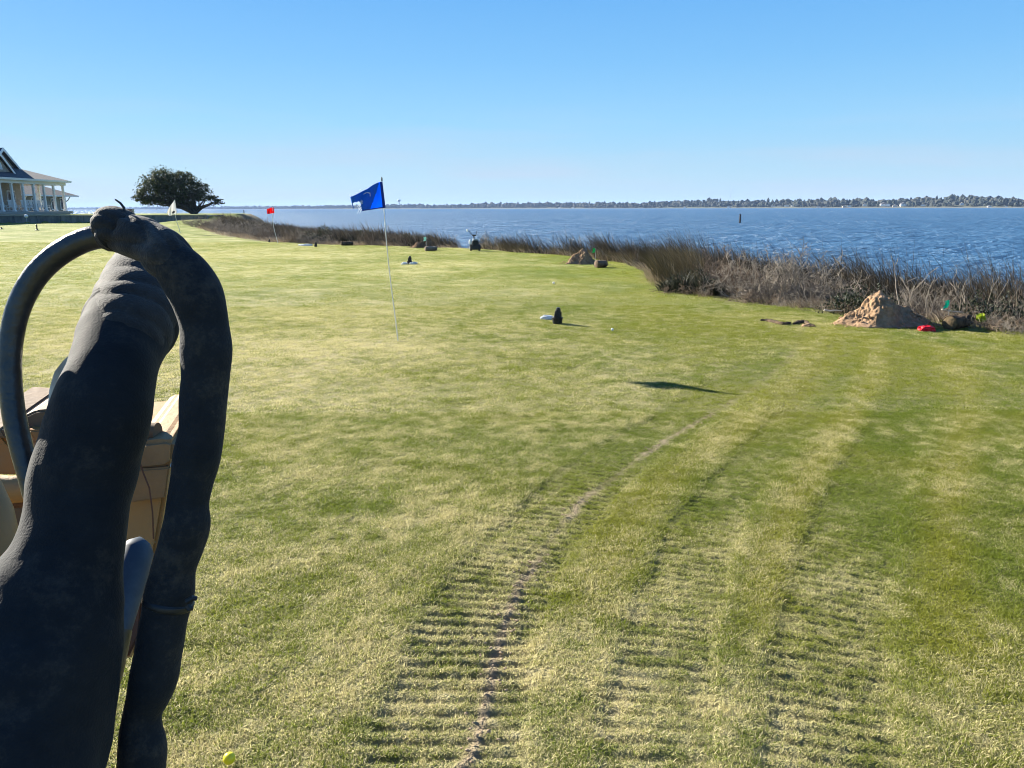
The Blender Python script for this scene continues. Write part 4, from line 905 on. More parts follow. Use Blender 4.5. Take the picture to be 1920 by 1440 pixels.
flag('target_flag', (521, 450), 0.04, (511, 388), 'small bright red flag on a thin pole before the far marsh point', 'range target flags', [(513, 389), (508, 389.5), (504, 391), (500, 392)], [(514.5, 399.5), (509, 400), (505, 401), (501, 401)], (45, 45), MAT_RED, None, .12, .016, seed=1)
flag('target_flag', (338, 432), .30, (327, 374), 'white flag with a dark mark hanging on a leaning pole before the oak', 'range target flags', [(328, 374), (323, 381), (318, 388), (313, 398)], [(332, 401), (326, 402), (321, 404), (317, 405)], (57, 56.5), MAT_FLAGW, None, .15, .02, emblem=(MAT_DARKPRINT, lambda u, v: ((u - .35) / .17) ** 2 + ((v - .8) / .1) ** 2 < 1), seed=2)

# ---------------------------------------------------------------- sprinkler heads stood on the lawn
def sprinkler(px, py, Y, hpx, label, detail=True):
    c = AY(px, py, Y); z = float(ground_z(c[0], c[1])); h = hpx * Y * .985 / F; k = h / .29
    g = thing('sprinkler_head', (c[0], c[1], z), label, 'sprinkler', 'black sprinkler heads stood on the lawn')
    MB().lathe([(.070 * k, 0), (.082 * k, .006 * k), (.098 * k, .10 * k), (.101 * k, .112 * k), (.094 * k, .118 * k), (.06 * k, .112 * k)], n=28).build('bucket', MAT_BLACK, g, True)
    MB().lathe([(.058 * k, .10 * k), (.060 * k, .14 * k), (.052 * k, .19 * k), (.046 * k, .24 * k), (.044 * k, .262 * k), (.036 * k, .264 * k)], (.012 * k, 0, 0), n=20).build('body', MAT_BLACK, g, True)
    MB().lathe([(.036 * k, .255 * k), (.037 * k, .285 * k), (.033 * k, .292 * k)], (.016 * k, 0, 0), n=16).build('inlet', MAT_BLACK, g, True)
    MB().box((-.038 * k, -.02 * k, .165 * k), (.034 * k, .05 * k, .15 * k), ry=.2, bev=.006 * k).build('valve_block', MAT_BLACK, g)
    for a in range(8): MB().box((.058 * k * math.cos(a * .785) + .012 * k, .058 * k * math.sin(a * .785), .165 * k), (.012 * k, .006 * k, .11 * k), rz=a * .785).build('rib', MAT_BLACK, g)
    return c, z, k
c, z, k = sprinkler(1045, 600, 13.05, 31, 'largest, nearest black sprinkler head right of the blue flag')
MAT_PAPER = mat('white_bag', (0.78, 0.79, 0.78), (0.6, 0.64, 0.64), 20, .5, trans=.2)
def crumple(name, c, size, label, cat, m, seed, grp=None, blob=None):
    r = np.random.default_rng(seed); _bm = bmesh.new(); bmesh.ops.create_icosphere(_bm, subdivisions=3, radius=1)
    for v in _bm.verts:
        n3 = mnoise.noise(v.co * 2.2 + Vector((seed * 3.1, 0, 0))) * .35 + mnoise.noise(v.co * 5 + Vector((0, seed, 0))) * .2
        p = v.co * (1 + n3); v.co = Vector((p.x * size[0] / 2, p.y * size[1] / 2, max(p.z, -.3) * size[2] * .75 + size[2] * .22))
    me = bpy.data.meshes.new(name); _bm.to_mesh(me); _bm.free(); me.materials.append(m)
    return tag(link(name, me, None, (float(c[0]), float(c[1]), float(c[2]))), label, cat, grp)
c = G(1026, 598); crumple('plastic_bag', (c[0], c[1], float(ground_z(c[0], c[1]))), (.26, .14, .07), 'flat crumpled white bag lying left of the nearest sprinkler head', 'bag', MAT_PAPER, 4)
c, z, k = sprinkler(768, 491, 27.6, 15, 'small black sprinkler head on white scraps right of the blue flag pole')
for dx, sz, sd, lb in ((-.17, .22, 6, 'white scrap under the left side of the middle sprinkler head'), (.14, .3, 7, 'white scrap under the right side of the middle sprinkler head')):
    crumple('plastic_scrap', (c[0] + dx, c[1] - .12, z), (sz, .2, .09), lb, 'scrap', MAT_PAPER, sd)
sprinkler(592, 461, 40.5, 9, 'small black sprinkler head on the far lawn left of the blue flag'); sprinkler(505, 452, 46, 6, 'tiny black sprinkler head left of the red flag pole')
c = G(573, 460, .02); crumple('plastic_scrap', (c[0], c[1], float(ground_z(c[0], c[1]))), (.8, .35, .1), 'faint white scrap left of the sprinkler head on the far lawn', 'scrap', MAT_PAPER, 9)

# ---------------------------------------------------------------- dug soil mounds, cut turf, marker flags
MAT_DIRT = mat('sandy_soil', (0.31, 0.205, 0.125), (0.20, 0.13, 0.078), 9, .95, bump=.8, bscale=45, spec=.05); MAT_DARKSOIL = mat('damp_turf_soil', (0.045, 0.037, 0.03), (0.12, 0.085, 0.055), 9, .95, bump=.8, bscale=40, spec=.05)
def mound(pxl, pxr, pxp, py_base, py_top, label, seed, mt=None, n=110):
    c = G((pxl + pxr) / 2, py_base, 0); Yc = c[1] + .15; sc = Yc * .985 / F; W = (pxr - pxl) * sc / 2; ht = (py_base - py_top) * sc + .02 * W
    off = (pxp - (pxl + pxr) / 2) * sc; c = np.array([((pxl + pxr) / 2 - 960) * sc * (Yc + W * .5) / Yc, Yc + W * .5, 0]); z0 = float(ground_z(c[0], c[1]))
    g = thing('dirt_mound', (c[0], c[1], z0), label, 'dirt mound', 'dirt mounds along the shore side')
    vs = []; fs = []; nr = n // 2
    for i in range(nr + 1):
        u = i / nr
        for j in range(n):
            a = 2 * math.pi * j / n; lob = 1 + .30 * mnoise.noise(Vector((math.cos(a) * 1.5, math.sin(a) * 1.5, seed)))
            x = W * u * math.cos(a) * lob + off * (1 - u); y = W * .62 * u * math.sin(a) * lob
            hgt = ht * (1 - u ** .9) ** 1.12
            p = Vector((x, y, 0)) / W
            vr = mnoise.voronoi(p * 4.5 + Vector((0, 0, seed)))[0]; vq = mnoise.voronoi(p * 10 + Vector((0, 3, seed)))[0]
            d = (mnoise.noise(p * 1.8 + Vector((0, 0, seed))) * .52 + min(vr[1] - vr[0], .5) * .20 - .05 + min(vq[1] - vq[0], .5) * .08 + mnoise.noise(p * 21 + Vector((0, 5, seed))) * .06) * ht * (1.0 - .8 * u) * min(1, .45 + u * 2) * min(1, u * 3 + .25)
            vs.append((x + d * math.cos(a) * .6, y + d * math.sin(a) * .6, max(hgt + d * .8, -.05) if u < .97 else -.06))
    for i in range(nr):
        for j in range(n): fs.append((i * n + j, i * n + n + j, i * n + n + (j + 1) % n, i * n + (j + 1) % n))
    me = bpy.data.meshes.new('soil_heap'); me.from_pydata(vs, [], fs); me.update(); me.materials.append(mt or MAT_DIRT)
    link('soil_heap', me, g)
    r = np.random.default_rng(seed); q = []; qf = []; nb = 0
    for i in range(90):
        a = r.uniform(0, 6.28); u = r.uniform(.6, 1.15); x = W * u * math.cos(a) + off * (1 - u); y = W * .62 * u * math.sin(a); s = W * r.uniform(.012, .042)
        z = max(ht * (1 - min(u, 1) ** .95), 0) + s * .2
        q.append(ICO_V * (1 + r.uniform(-.3, .3, (len(ICO_V), 1))) * s * np.array([1, 1, .7]) + np.array([x, y, z])); qf.append(ICO_F + nb); nb += len(ICO_V)
    o = link('clods', raw_mesh('clods', np.concatenate(q), 3, np.concatenate(qf), mt or MAT_DIRT, False), g); o['kind'] = 'stuff'
    return g, c, W, ht, z0
mound(1577, 1768, 1660, 617, 553, 'largest sandy dirt mound in front of the right hand thicket', 2)
mound(1052, 1122, 1094, 497, 468, 'middle sandy dirt mound beside a rounded brown turf chunk', 5)
mound(766, 812, 800, 465, 447, 'far brown dirt mound with a pale marker flag, near the walk-behind machine', 9, mat('brown_soil', (0.22, 0.135, 0.08), (0.13, 0.085, 0.055), 9, .95, bump=.7, bscale=30, spec=.05))
mound(622, 650, 638, 455, 447, 'smallest dark dirt mound on the far lawn edge left of the blue flag', 12, MAT_DARKSOIL, 32)
mound(540, 562, 549, 451, 443, 'low pale dirt mound beyond the red flag pole', 15, n=32)
MAT_ENDF = mat('turf_end', (0.13, 0.09, 0.05), (0.07, 0.055, 0.03), 14, .95, bump=.8, bscale=40)
def turf_roll(px, py, Y, L, R, yaw, label, seed, m=None, pitch=0.0):
    c = AY(px, py, Y); z = float(ground_z(c[0], c[1])); g = thing('turf_roll', (c[0], c[1], z), label, 'turf roll', 'rolled strips of cut turf', rz=yaw)
    vs = []; fs = []; n, kx = 30, 14
    for i in range(kx + 1):
        x = (i / kx - .5) * L; rr_ = R * (1 - .13 * (i / kx)) * (1 if 0 < i < kx else .93)
        for j in range(n):
            a = 2 * math.pi * j / n; d = 1 + .22 * mnoise.noise(Vector((x * 6, math.cos(a) * 1.5 + seed, math.sin(a) * 1.5))) + .10 * mnoise.noise(Vector((x * 20, math.cos(a) * 5, math.sin(a) * 5 + seed)))
            vs.append((x, rr_ * d * math.cos(a) * 1.12, max(rr_ * d * math.sin(a) + R * .9, -.02)))
    for i in range(kx):
        for j in range(n): fs.append((i * n + j, i * n + n + j, i * n + n + (j + 1) % n, i * n + (j + 1) % n))
    fs.append(tuple(kx * n + j for j in range(n)))
    me = bpy.data.meshes.new('roll'); me.from_pydata(vs, [], fs); me.update(); me.materials.append(m or MAT_DARKSOIL); me.polygons.foreach_set('use_smooth', np.full(len(me.polygons), True)); me.set_sharp_from_angle(angle=.8)
    link('roll', me, g)
    MB().tube([(-L / 2 + .03, 0, R * .9), (-L / 2 - .005, 0, R * .9), (-L / 2 - .022, 0, R * .9), (-L / 2 - .028, 0, R * .9)], [R * .98, R * .93, R * .6, R * .15], 22).build('end_face', m or MAT_ENDF, g, True)
turf_roll(1796, 622, 12.4, .62, .118, .62, 'dark log-shaped turf roll right of the largest dirt mound', 1)
turf_roll(1127, 497, 25.6, .38, .13, .5, 'brown rounded turf chunk right of the middle dirt mound', 3, mat('brown_turf', (0.20, 0.13, 0.085), (0.10, 0.07, 0.05), 8, .95, bump=.7, bscale=30))
turf_roll(808, 465.5, 36.4, .55, .115, .5, 'grey tan turf chunk right of the far brown mound', 4, mat('grey_turf', (0.24, 0.19, 0.14), (0.16, 0.12, 0.09), 8, .95, bump=.7, bscale=30))
turf_roll(651, 455, 42, .62, .11, .3, 'dark long turf chunk by the smallest dirt mound', 5)
MAT_TEAL = mat('teal_flag', (0.01, 0.45, 0.33), rough=.6, trans=.5); MAT_PALETEAL = mat('pale_teal_flag', (0.35, 0.6, 0.55), rough=.6, trans=.4); MAT_GREENF = mat('green_flag', (0.02, 0.36, 0.12), rough=.6, trans=.5); MAT_LIME = grass_mat('lime_leaf', (0.20, 0.30, 0.02), (0.42, 0.50, 0.04), .4)
def marker(px, py, Y, hpx, m, label, z0=0.0):
    sc = Y * .985 / F; c = AY(px, py, Y); zg = float(ground_z(c[0], c[1])); g = thing('marker_flag', (c[0], c[1], zg), label, 'marker flag', 'small wire marker flags'); zt = c[2] - zg + hpx * sc
    MB().tube([(0, 0, -.05), (.01, 0, zt * .5), (0, 0, zt)], .003 if Y < 20 else .006, 5).build('wire', MAT_STEEL, g)
    vs = []; fs = []; w_ = hpx * .62 * sc; h_ = hpx * sc
    for i in range(7):
        for j in range(7):
            u, v = i / 6, j / 6; vs.append((-u * w_ + .15 * w_ * math.sin(v * 4), .2 * w_ * math.sin(u * 5 + v * 2), zt - v * h_ * .9 - u * h_ * .15))
    for i in range(6):
        for j in range(6): a = i * 7 + j; fs.append((a, a + 1, a + 8, a + 7))
    me = bpy.data.meshes.new('flag_cloth'); me.from_pydata(vs, [], fs); me.update(); me.materials.append(m); o = link('flag_cloth', me, g); o.modifiers.new('s', 'SOLIDIFY').thickness = .0012
marker(1779, 578, 13.1, 16, MAT_TEAL, 'teal marker flag on a wire in the thicket above the log-shaped turf roll')
marker(1116, 474, 26.6, 9, MAT_GREENF, 'green marker flag behind the middle dirt mound'); marker(799, 452, 37.6, 8, MAT_PALETEAL, 'pale teal marker flag behind the far brown mound')
c = G(1737, 621); crumple('plastic_bag', (c[0], c[1], float(ground_z(c[0], c[1]))), (.27, .16, .10), 'crumpled red bag between the largest mound and the turf roll', 'bag', mat('red_plastic', (0.62, 0.012, 0.02), rough=.35, trans=.15), 12)
r = np.random.default_rng(9); c = AY(1837, 619, 12.4); n = 90; v = r.normal(0, 1, (n, 3)); v /= np.linalg.norm(v, axis=1, keepdims=True); v *= .075 * r.uniform(.4, 1, (n, 1)); v[:, 2] += .15
g = thing('leafy_sprig', (c[0], c[1], float(ground_z(c[0], c[1]))), 'small lime green leafy sprig at the right end of the dark turf roll', 'plant')
link('foliage', blades_mesh('foliage', v, .05, .035, r.uniform(.2, 1.5, n), r.uniform(0, 6.28, n), MAT_LIME, r.uniform(0, 1, n), 2, .6), g); MB().tube([(0, 0, -.02), (.01, 0, .1), (0, 0, .16)], .005, 5).build('stem', MAT_TWIG3, g)
MAT_BLEACH = mat('bleached_wood', (0.52, 0.48, 0.42), (0.40, 0.36, 0.30), 6, .8)
for pts, rad, lb in (([(1545, 581.5), (1556, 583), (1568, 582), (1579, 583)], .016, 'pale bleached stick lying at the foot of the bulging thicket'), ([(1766, 580), (1785, 584), (1810, 586), (1838, 584)], .014, 'long bleached branch lying across the brush above the turf roll')):
    w_ = [AY(a, b, 13.9 if a < 1600 else 13.2) for a, b in pts]
    tag(MB().tube(w_, [rad, rad * .9, rad * .75, rad * .4], 7).build('driftwood', MAT_BLEACH, None, True), lb, 'stick', 'bleached sticks by the thicket')
# lifted turf beside the plough slit: two dark curled strips with holes
for pts, lb in (([(1426, 602), (1440, 603), (1452, 606), (1468, 609), (1482, 607)], 'long dark curled strip of lifted turf at the end of the trench line'), ([(1488, 609), (1497, 606), (1510, 606), (1518, 611)], 'short dark curled turf strip right of the longer one')):
    m = MB(); w_ = [G(a, b, .0) + np.array([0, 0, .015]) for a, b in catmull(pts, 4)]
    n_ = len(w_); m.tube(w_, [.022 + .018 * math.sin(math.pi * i / (n_ - 1)) + .006 * math.sin(i * 2.3) for i in range(n_)], 7)
    o = m.build('turf_strip', MAT_DARKSOIL, None, True); tag(o, lb, 'turf strip', 'lifted turf strips')
c = G(1515, 612); 
crumple('sand_pile', (c[0], c[1], 0), (.22, .16, .045), 'small spill of pale sand at the end of the trench line', 'sand', MAT_DIRT, 22)

# ---------------------------------------------------------------- small walk-behind machine by the far mound
c = AY(889, 466, 36.2); s36 = 36.2 * .985 / F; zg = float(ground_z(c[0], c[1])); MAT_GREYP = mat('grey_paint', (0.35, 0.40, 0.42), rough=.4); MAT_ENG = mat('engine_black', (0.02, 0.02, 0.022), (0.05, 0.05, 0.05), 20, .5)
g = thing('walk_behind_machine', (c[0], c[1], zg), 'small black and white walk-behind machine with upright handlebars at the marsh edge', 'machine', rz=.15); g.scale = (.9, .9, .9)
MB().box((.05, 0, .17), (.42, .4, .22), bev=.03).build('chassis', MAT_ENG, g)
MB().box((.06, -.02, .40), (.34, .30, .26), bev=.04, taper=.92).build('engine', MAT_ENG, g)
for q in range(4): MB().box((.06, -.18, .31 + .055 * q), (.3, .03, .025)).build('cooling_fin', MAT_BLACK, g)
MB().box((.07, -.01, .57), (.27, .24, .085), bev=.03).build('fuel_tank', MAT_GREYP, g)
MB().lathe([(.075, 0), (.08, .04), (.07, .2), (.05, .23)], (-.2, -.05, .34), 14).build('canister', MAT_WHITE, g, True)
MB().box((.0, .05, .70), (.05, .05, .26)).build('steering_post', MAT_ENG, g)
MB().box((.02, .05, .78), (.22, .08, .07), bev=.02).build('control_panel', MAT_ENG, g)
for sx, tx2 in ((-1, -.24), (1, .17)):
    MB().tube([(.02 + .05 * sx, .05, .76), (.0 + .12 * sx, .08, .84), (tx2, .1, 1.02)], .016, 7).build('handlebar', MAT_ENG, g, True)
MB().lathe([(.03, 0), (.05, .03), (.045, .1), (.02, .12)], (-.33, .06, .98), 12).build('lamp', MAT_WHITE, g, True)
for sx in (-1, 1):
    t_ = MB().lathe([(.08, -.05), (.15, -.05), (.165, -.03), (.165, .03), (.15, .05), (.08, .05)], (.05 + .22 * sx, 0, .165), 22, Matrix.Rotation(math.pi / 2, 3, 'Y')).build('wheel', MAT_BLACK, g, True)
    MB().lathe([(.08, -.045), (.03, -.055), (.02, .05), (.08, .045)], (.05 + .22 * sx, 0, .165), 16, Matrix.Rotation(math.pi / 2, 3, 'Y')).build('rim', MAT_WHITE if sx < 0 else MAT_GREYP, t_, True)

# ---------------------------------------------------------------- golf balls
def ball(px, py, m, label, r_=.02135, grp=None):
    c = G(px, py, .0); z = float(ground_z(c[0], c[1])); _bm = bmesh.new(); bmesh.ops.create_icosphere(_bm, subdivisions=4, radius=r_)
    me = bpy.data.meshes.new('golf_ball'); _bm.to_mesh(me); _bm.free(); me.materials.append(m); me.polygons.foreach_set('use_smooth', np.full(len(me.polygons), True))
    return tag(link('golf_ball', me, None, (c[0], c[1], z + r_ * 1.25)), label, 'golf ball', grp)
def ball_mat(name, col):
    m = mat(name, col, rough=.3, spec=.5); t = m.node_tree; b = [n for n in t.nodes if n.type == 'BSDF_PRINCIPLED'][0]; tc = N(t, 'ShaderNodeTexCoord'); v = N(t, 'ShaderNodeTexVoronoi', Scale=260.0); t.links.new(tc.outputs['Object'], v.inputs['Vector'])
    bp = N(t, 'ShaderNodeBump', Strength=.5, Distance=.0006); t.links.new(v.outputs['Distance'], bp.inputs['Height']); t.links.new(bp.outputs[0], b.inputs['Normal']); return m
ball(431, 1434, ball_mat('yellow_ball', (0.72, 0.66, 0.02)), 'yellow golf ball in the grass at the bottom of the picture')
MB_W = ball_mat('white_ball', (.8, .8, .78))
ball(1148, 621, MB_W, 'white golf ball alone on the lawn right of the nearest sprinkler', grp='white golf balls on the lawn'); ball(1038, 533, MB_W, 'white golf ball far up the lawn above the nearest sprinkler', .03, 'white golf balls on the lawn')

# ---------------------------------------------------------------- dead thatch and soil crumbs along the plough slit
r = np.random.default_rng(61); cv = SLIT; seg = np.linalg.norm(np.diff(cv, axis=0), axis=1); cum = np.concatenate([[0], np.cumsum(seg)]); n = 2600
a = r.uniform(0, cum[-1], n) ; a = a[r.uniform(0, 1, n) < np.clip(.25 - a / 30, .04, 1)]; n = len(a); x = np.interp(a, cum, cv[:, 0]) + r.normal(0, .045, n); y = np.interp(a, cum, cv[:, 1]) + r.normal(0, .03, n)
kp = sstep(.40, .62, fbm(a * 3.2, a * 0, 73, 3)) > r.uniform(0, 1, n) * .8; x, y = x[kp], y[kp]; n = len(x); s = r.uniform(.0025, .0075, n)
rot = r.uniform(.7, 1.3, (n, len(ICO_V), 1)); V = (ICO_V[None] * rot * s[:, None, None] * np.array([1.3, 1, .8])) + np.stack([x, y, ground_z(x, y) + .012], 1)[:, None]
tag(link('soil_crumbs', raw_mesh('soil_crumbs', V.reshape(-1, 3), 3, (ICO_F[None] + (np.arange(n) * len(ICO_V))[:, None, None]).reshape(-1), mat('reddish_crumbs', (0.24, 0.17, 0.11), (0.36, 0.28, 0.18), 60, .95))), 'reddish soil crumbs along the ploughed slit', kind='stuff')

# ---------------------------------------------------------------- the machine in the foreground: wrapped hose boom, loops, tan frame
mach = thing('trencher', (-1.3, .9, 0), 'tan trencher in the foreground with black wrapped hoses looping over its boom', 'trencher')
MO = np.array([-1.3, .9, 0])
def sleeve_mat(name, c1, c2, dust, sheen=.04, bmp=.14):
    m, t = new_mat(name); out = N(t, 'ShaderNodeOutputMaterial'); b = N(t, 'ShaderNodeBsdfPrincipled', Roughness=.85); b.inputs['Specular IOR Level'].default_value = .25
    b.inputs['Sheen Weight'].default_value = sheen; b.inputs['Sheen Roughness'].default_value = .5
    tc = N(t, 'ShaderNodeTexCoord')
    n1 = N(t, 'ShaderNodeTexNoise', Scale=22.0, Detail=6.0, Roughness=.7); n2 = N(t, 'ShaderNodeTexNoise', Scale=420.0, Detail=3.0); n3 = N(t, 'ShaderNodeTexNoise', Scale=11.0, Detail=9.0, Roughness=.8)
    for n in (n1, n2, n3): t.links.new(tc.outputs['Object'], n.inputs['Vector'])
    def mix(f, a, c):
        x = N(t, 'ShaderNodeMix', data_type='RGBA')
        for k, v in ((0, f), (6, a), (7, c)):
            if isinstance(v, tuple): x.inputs[k].default_value = rgba(v)
            else: t.links.new(v, x.inputs[k])
        return x.outputs[2]
    r1 = N(t, 'ShaderNodeMapRange'); r1.inputs[1].default_value, r1.inputs[2].default_value = .35, .7; t.links.new(n1.outputs[0], r1.inputs[0])
    r3 = N(t, 'ShaderNodeMapRange'); r3.inputs[1].default_value, r3.inputs[2].default_value = .53, .74; t.links.new(n3.outputs[0], r3.inputs[0])
    c = mix(r1.outputs[0], c1, c2); c = mix(r3.outputs[0], c, dust); t.links.new(c, b.inputs['Base Color'])
    wv = N(t, 'ShaderNodeTexWave', Scale=300.0); t.links.new(tc.outputs['Object'], wv.inputs['Vector'])
    ad = N(t, 'ShaderNodeMath', operation='ADD'); t.links.new(n2.outputs[0], ad.inputs[0]); t.links.new(n1.outputs[0], ad.inputs[1])
    bp = N(t, 'ShaderNodeBump', Strength=bmp, Distance=.003); t.links.new(ad.outputs[0], bp.inputs['Height']); t.links.new(bp.outputs[0], b.inputs['Normal'])
    t.links.new(b.outputs[0], out.inputs[0]); return m
MAT_SLV = sleeve_mat('black_nylon_sleeve', (0.006, 0.0085, 0.012), (0.014, 0.0165, 0.02), (0.05, 0.043, 0.034), .05, .3); MAT_SLV2 = sleeve_mat('sunlit_dusty_sleeve', (0.015, 0.0155, 0.017), (0.048, 0.046, 0.044), (0.115, 0.105, 0.095), .10, .5)  # second copy lighter: sunlight on cap and tip put into colour, with dust
MAT_SLV3 = sleeve_mat('mid_black_sleeve', (0.008, 0.0105, 0.014), (0.020, 0.0225, 0.026), (0.075, 0.062, 0.045), .05, .35)  # loop tone between the sunlit cap copy and the shaded bundle copy
MAT_RUBBER = mat('hose_rubber', (0.018, 0.019, 0.022), (0.035, 0.035, 0.036), 30, .34, spec=.6, bump=.15, bscale=120)
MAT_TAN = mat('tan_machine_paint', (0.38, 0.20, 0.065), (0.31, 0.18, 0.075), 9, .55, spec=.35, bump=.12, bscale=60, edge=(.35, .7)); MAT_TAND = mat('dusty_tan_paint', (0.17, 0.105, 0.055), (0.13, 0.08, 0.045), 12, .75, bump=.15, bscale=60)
MAT_TANM = mat('worn_tan_paint', (0.32, 0.185, 0.08), (0.25, 0.15, 0.07), 14, .7, bump=.2, bscale=70)
MAT_ORANGE = mat('orange_tan_paint', (0.34, 0.14, 0.03), (0.28, 0.14, 0.05), 10, .5); MAT_CYL = mat('shade_blue_cylinder', (0.055, 0.075, 0.10), (0.035, 0.05, 0.07), 14, .6, spec=.3); MAT_BRIGHT = mat('bright_steel', (0.55, 0.54, 0.50), (0.40, 0.38, 0.34), 30, .35, metal=.7); MAT_RUST = mat('rusty_brown', (0.13, 0.055, 0.03), (0.08, 0.04, 0.03), 20, .7)
def sleeve(name, path, zc, material, sub=7, n=44, wr=.05, folds=0.0, fstep=.05, fuzz_seed=0, scale_v=1.0):
    """swept hose: path of (px, py, radius px); depth zc constant or one per point"""
    zc = [zc] * len(path) if np.isscalar(zc) else zc
    A = catmull([(*P(x, y, z), r * z / F) for (x, y, r), z in zip(path, zc)], sub)
    c = A[:, :3] - MO; rad = A[:, 3]; vs = []; u = None; L = 0.0
    for i in range(len(c)):
        t = c[min(i + 1, len(c) - 1)] - c[max(i - 1, 0)]; t = t / np.linalg.norm(t)
        if i: L += np.linalg.norm(c[i] - c[i - 1])
        if u is None: u = np.cross(t, [0, 1, 0]); u /= np.linalg.norm(u)
        u = u - t * np.dot(u, t); u /= np.linalg.norm(u); q = np.cross(t, u)
        for k in range(n):
            a = 2 * math.pi * k / n; d = u * math.cos(a) + q * math.sin(a); pp = Vector(c[i] + d * rad[i])
            w_ = wr * (mnoise.noise(pp * 16 + Vector((fuzz_seed, 0, 0))) + .6 * mnoise.noise(pp * 38 + Vector((0, fuzz_seed, 0))))
            if folds:
                ph = L / fstep + 1.4 * mnoise.noise(Vector((math.cos(a), math.sin(a), L * 6 + fuzz_seed)))
                w_ += folds * (abs(math.sin(ph * math.pi)) ** .6 - .6) * (.5 + .8 * max(0, mnoise.noise(Vector((math.cos(a) * .8, math.sin(a) * .8, L * 4 + fuzz_seed + 9))) + .35))
            vs.append(c[i] + d * rad[i] * (1 + w_))
    m = len(c); i = np.arange(m - 1)[:, None] * n; k = np.arange(n)[None]; k2 = (k + 1) % n
    me = raw_mesh(name, vs, 4, np.stack([i + k, i + k2, i + n + k2, i + n + k], -1).reshape(-1), material, True)
    cap = bmesh.new(); cap.from_mesh(me); cap.verts.ensure_lookup_table()
    for off in (0, (m - 1) * n): 
        try: cap.faces.new([cap.verts[off + q_] for q_ in range(n)])
        except ValueError: pass
    bmesh.ops.recalc_face_normals(cap, faces=cap.faces); cap.to_mesh(me); cap.free()
    return link(name, me, mach)
# bare hydraulic hose, left loop
sleeve('hydraulic_hose', [(66, 930, 20), (52, 880, 20), (38, 830, 20), (25, 770, 20), (19, 700, 19.5), (21, 640, 20), (34, 580, 21), (61, 526, 21.5), (100, 484, 22), (148, 455, 22), (192, 443, 22), (240, 442, 22)], .80, MAT_RUBBER, 9, 28, .012)
# thick wrapped hose bundle on the boom, shade put into its blacker sleeve
sleeve('hose_bundle_sleeve', [(-150, 1700, 260), (-85, 1560, 232), (-22, 1440, 205), (36, 1320, 168), (76, 1210, 140), (104, 1110, 116), (127, 1040, 96), (142, 970, 88), (154, 900, 90), (172, 830, 89), (194, 760, 84), (208, 705, 77), (219, 665, 75), (232, 632, 79), (243, 610, 80), (247, 601, 78), (248, 599, 73)], [.66, .68, .70, .72, .735, .75, .76, .77, .78, .785, .795, .81, .83, .855, .875, .885, .887], MAT_SLV, 8, 72, .045, .035, .075, 3)
# inner wrap rising out of it to the tip, sunlight in its lighter colour
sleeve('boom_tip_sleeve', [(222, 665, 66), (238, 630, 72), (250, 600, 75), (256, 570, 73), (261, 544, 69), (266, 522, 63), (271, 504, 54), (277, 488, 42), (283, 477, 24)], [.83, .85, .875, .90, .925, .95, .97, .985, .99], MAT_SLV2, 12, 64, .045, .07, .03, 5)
# wrapped loop on the right, starting as the dusty cap, coloured as sunlit, over the bare hose
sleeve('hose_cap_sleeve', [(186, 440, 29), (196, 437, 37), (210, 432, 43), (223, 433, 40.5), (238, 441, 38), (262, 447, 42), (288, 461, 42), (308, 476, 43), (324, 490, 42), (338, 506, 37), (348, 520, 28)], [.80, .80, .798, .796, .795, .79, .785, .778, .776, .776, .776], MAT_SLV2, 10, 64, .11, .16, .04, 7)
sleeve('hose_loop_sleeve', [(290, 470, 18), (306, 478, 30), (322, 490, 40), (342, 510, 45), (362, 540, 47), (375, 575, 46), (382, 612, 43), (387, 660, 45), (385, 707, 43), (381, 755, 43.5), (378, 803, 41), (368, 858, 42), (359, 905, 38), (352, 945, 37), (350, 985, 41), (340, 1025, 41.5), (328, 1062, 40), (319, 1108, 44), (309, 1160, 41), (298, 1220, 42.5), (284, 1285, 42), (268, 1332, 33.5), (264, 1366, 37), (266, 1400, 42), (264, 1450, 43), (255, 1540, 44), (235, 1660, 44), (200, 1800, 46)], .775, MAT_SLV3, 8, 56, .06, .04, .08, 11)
# cuff of the outer sleeve and a tie round the loop
sleeve('cuff_band', [(240, 616, 78), (242, 612, 83), (244, 608, 84), (246, 604, 83), (248, 600, 77)], [.868, .874, .88, .884, .888], MAT_SLV, 4, 64, .045, .035, .075, 3)
sleeve('tie_band', [(317, 1122, 43), (316, 1126, 46), (315, 1132, 46), (314, 1136, 43)], .775, MAT_BLACK, 4, 40, .02)
def mtube(name, pts, rad, m, n=14, smooth=True, parent=None):
    b = MB().tube([P(x, y, z) - MO for x, y, z in pts], rad, n); return b.build(name, m, parent or mach, smooth)
mtube('wire_end', [(238, 410, .79), (234, 398, .79), (232, 389, .79), (226, 381, .788), (216, 374, .787)], [.0016, .0015, .0014, .0012, .0008], MAT_BLACK, 8)
ct = mtube('cable_tie', [(350, 1128, .752), (362, 1121, .752), (369, 1122, .754)], [.003, .0028, .0022], MAT_BLACK, 6); mtube('cable_tie', [(350, 1136, .752), (356, 1142, .752), (361, 1141, .754)], [.003, .0028, .0022], MAT_BLACK, 6)
def mprism(name, poly, zc, depth, m, bev=.004, push=0.0):
    a = [P(x, y, zc) - MO for x, y in poly]; f_ = np.array([0, 1.0, 0]); f_ = f_ + np.array([-.25, 0, 0]); f_ /= np.linalg.norm(f_)
    return MB().prism(a, f_ * depth).build(name, m, mach, False, None, bev)
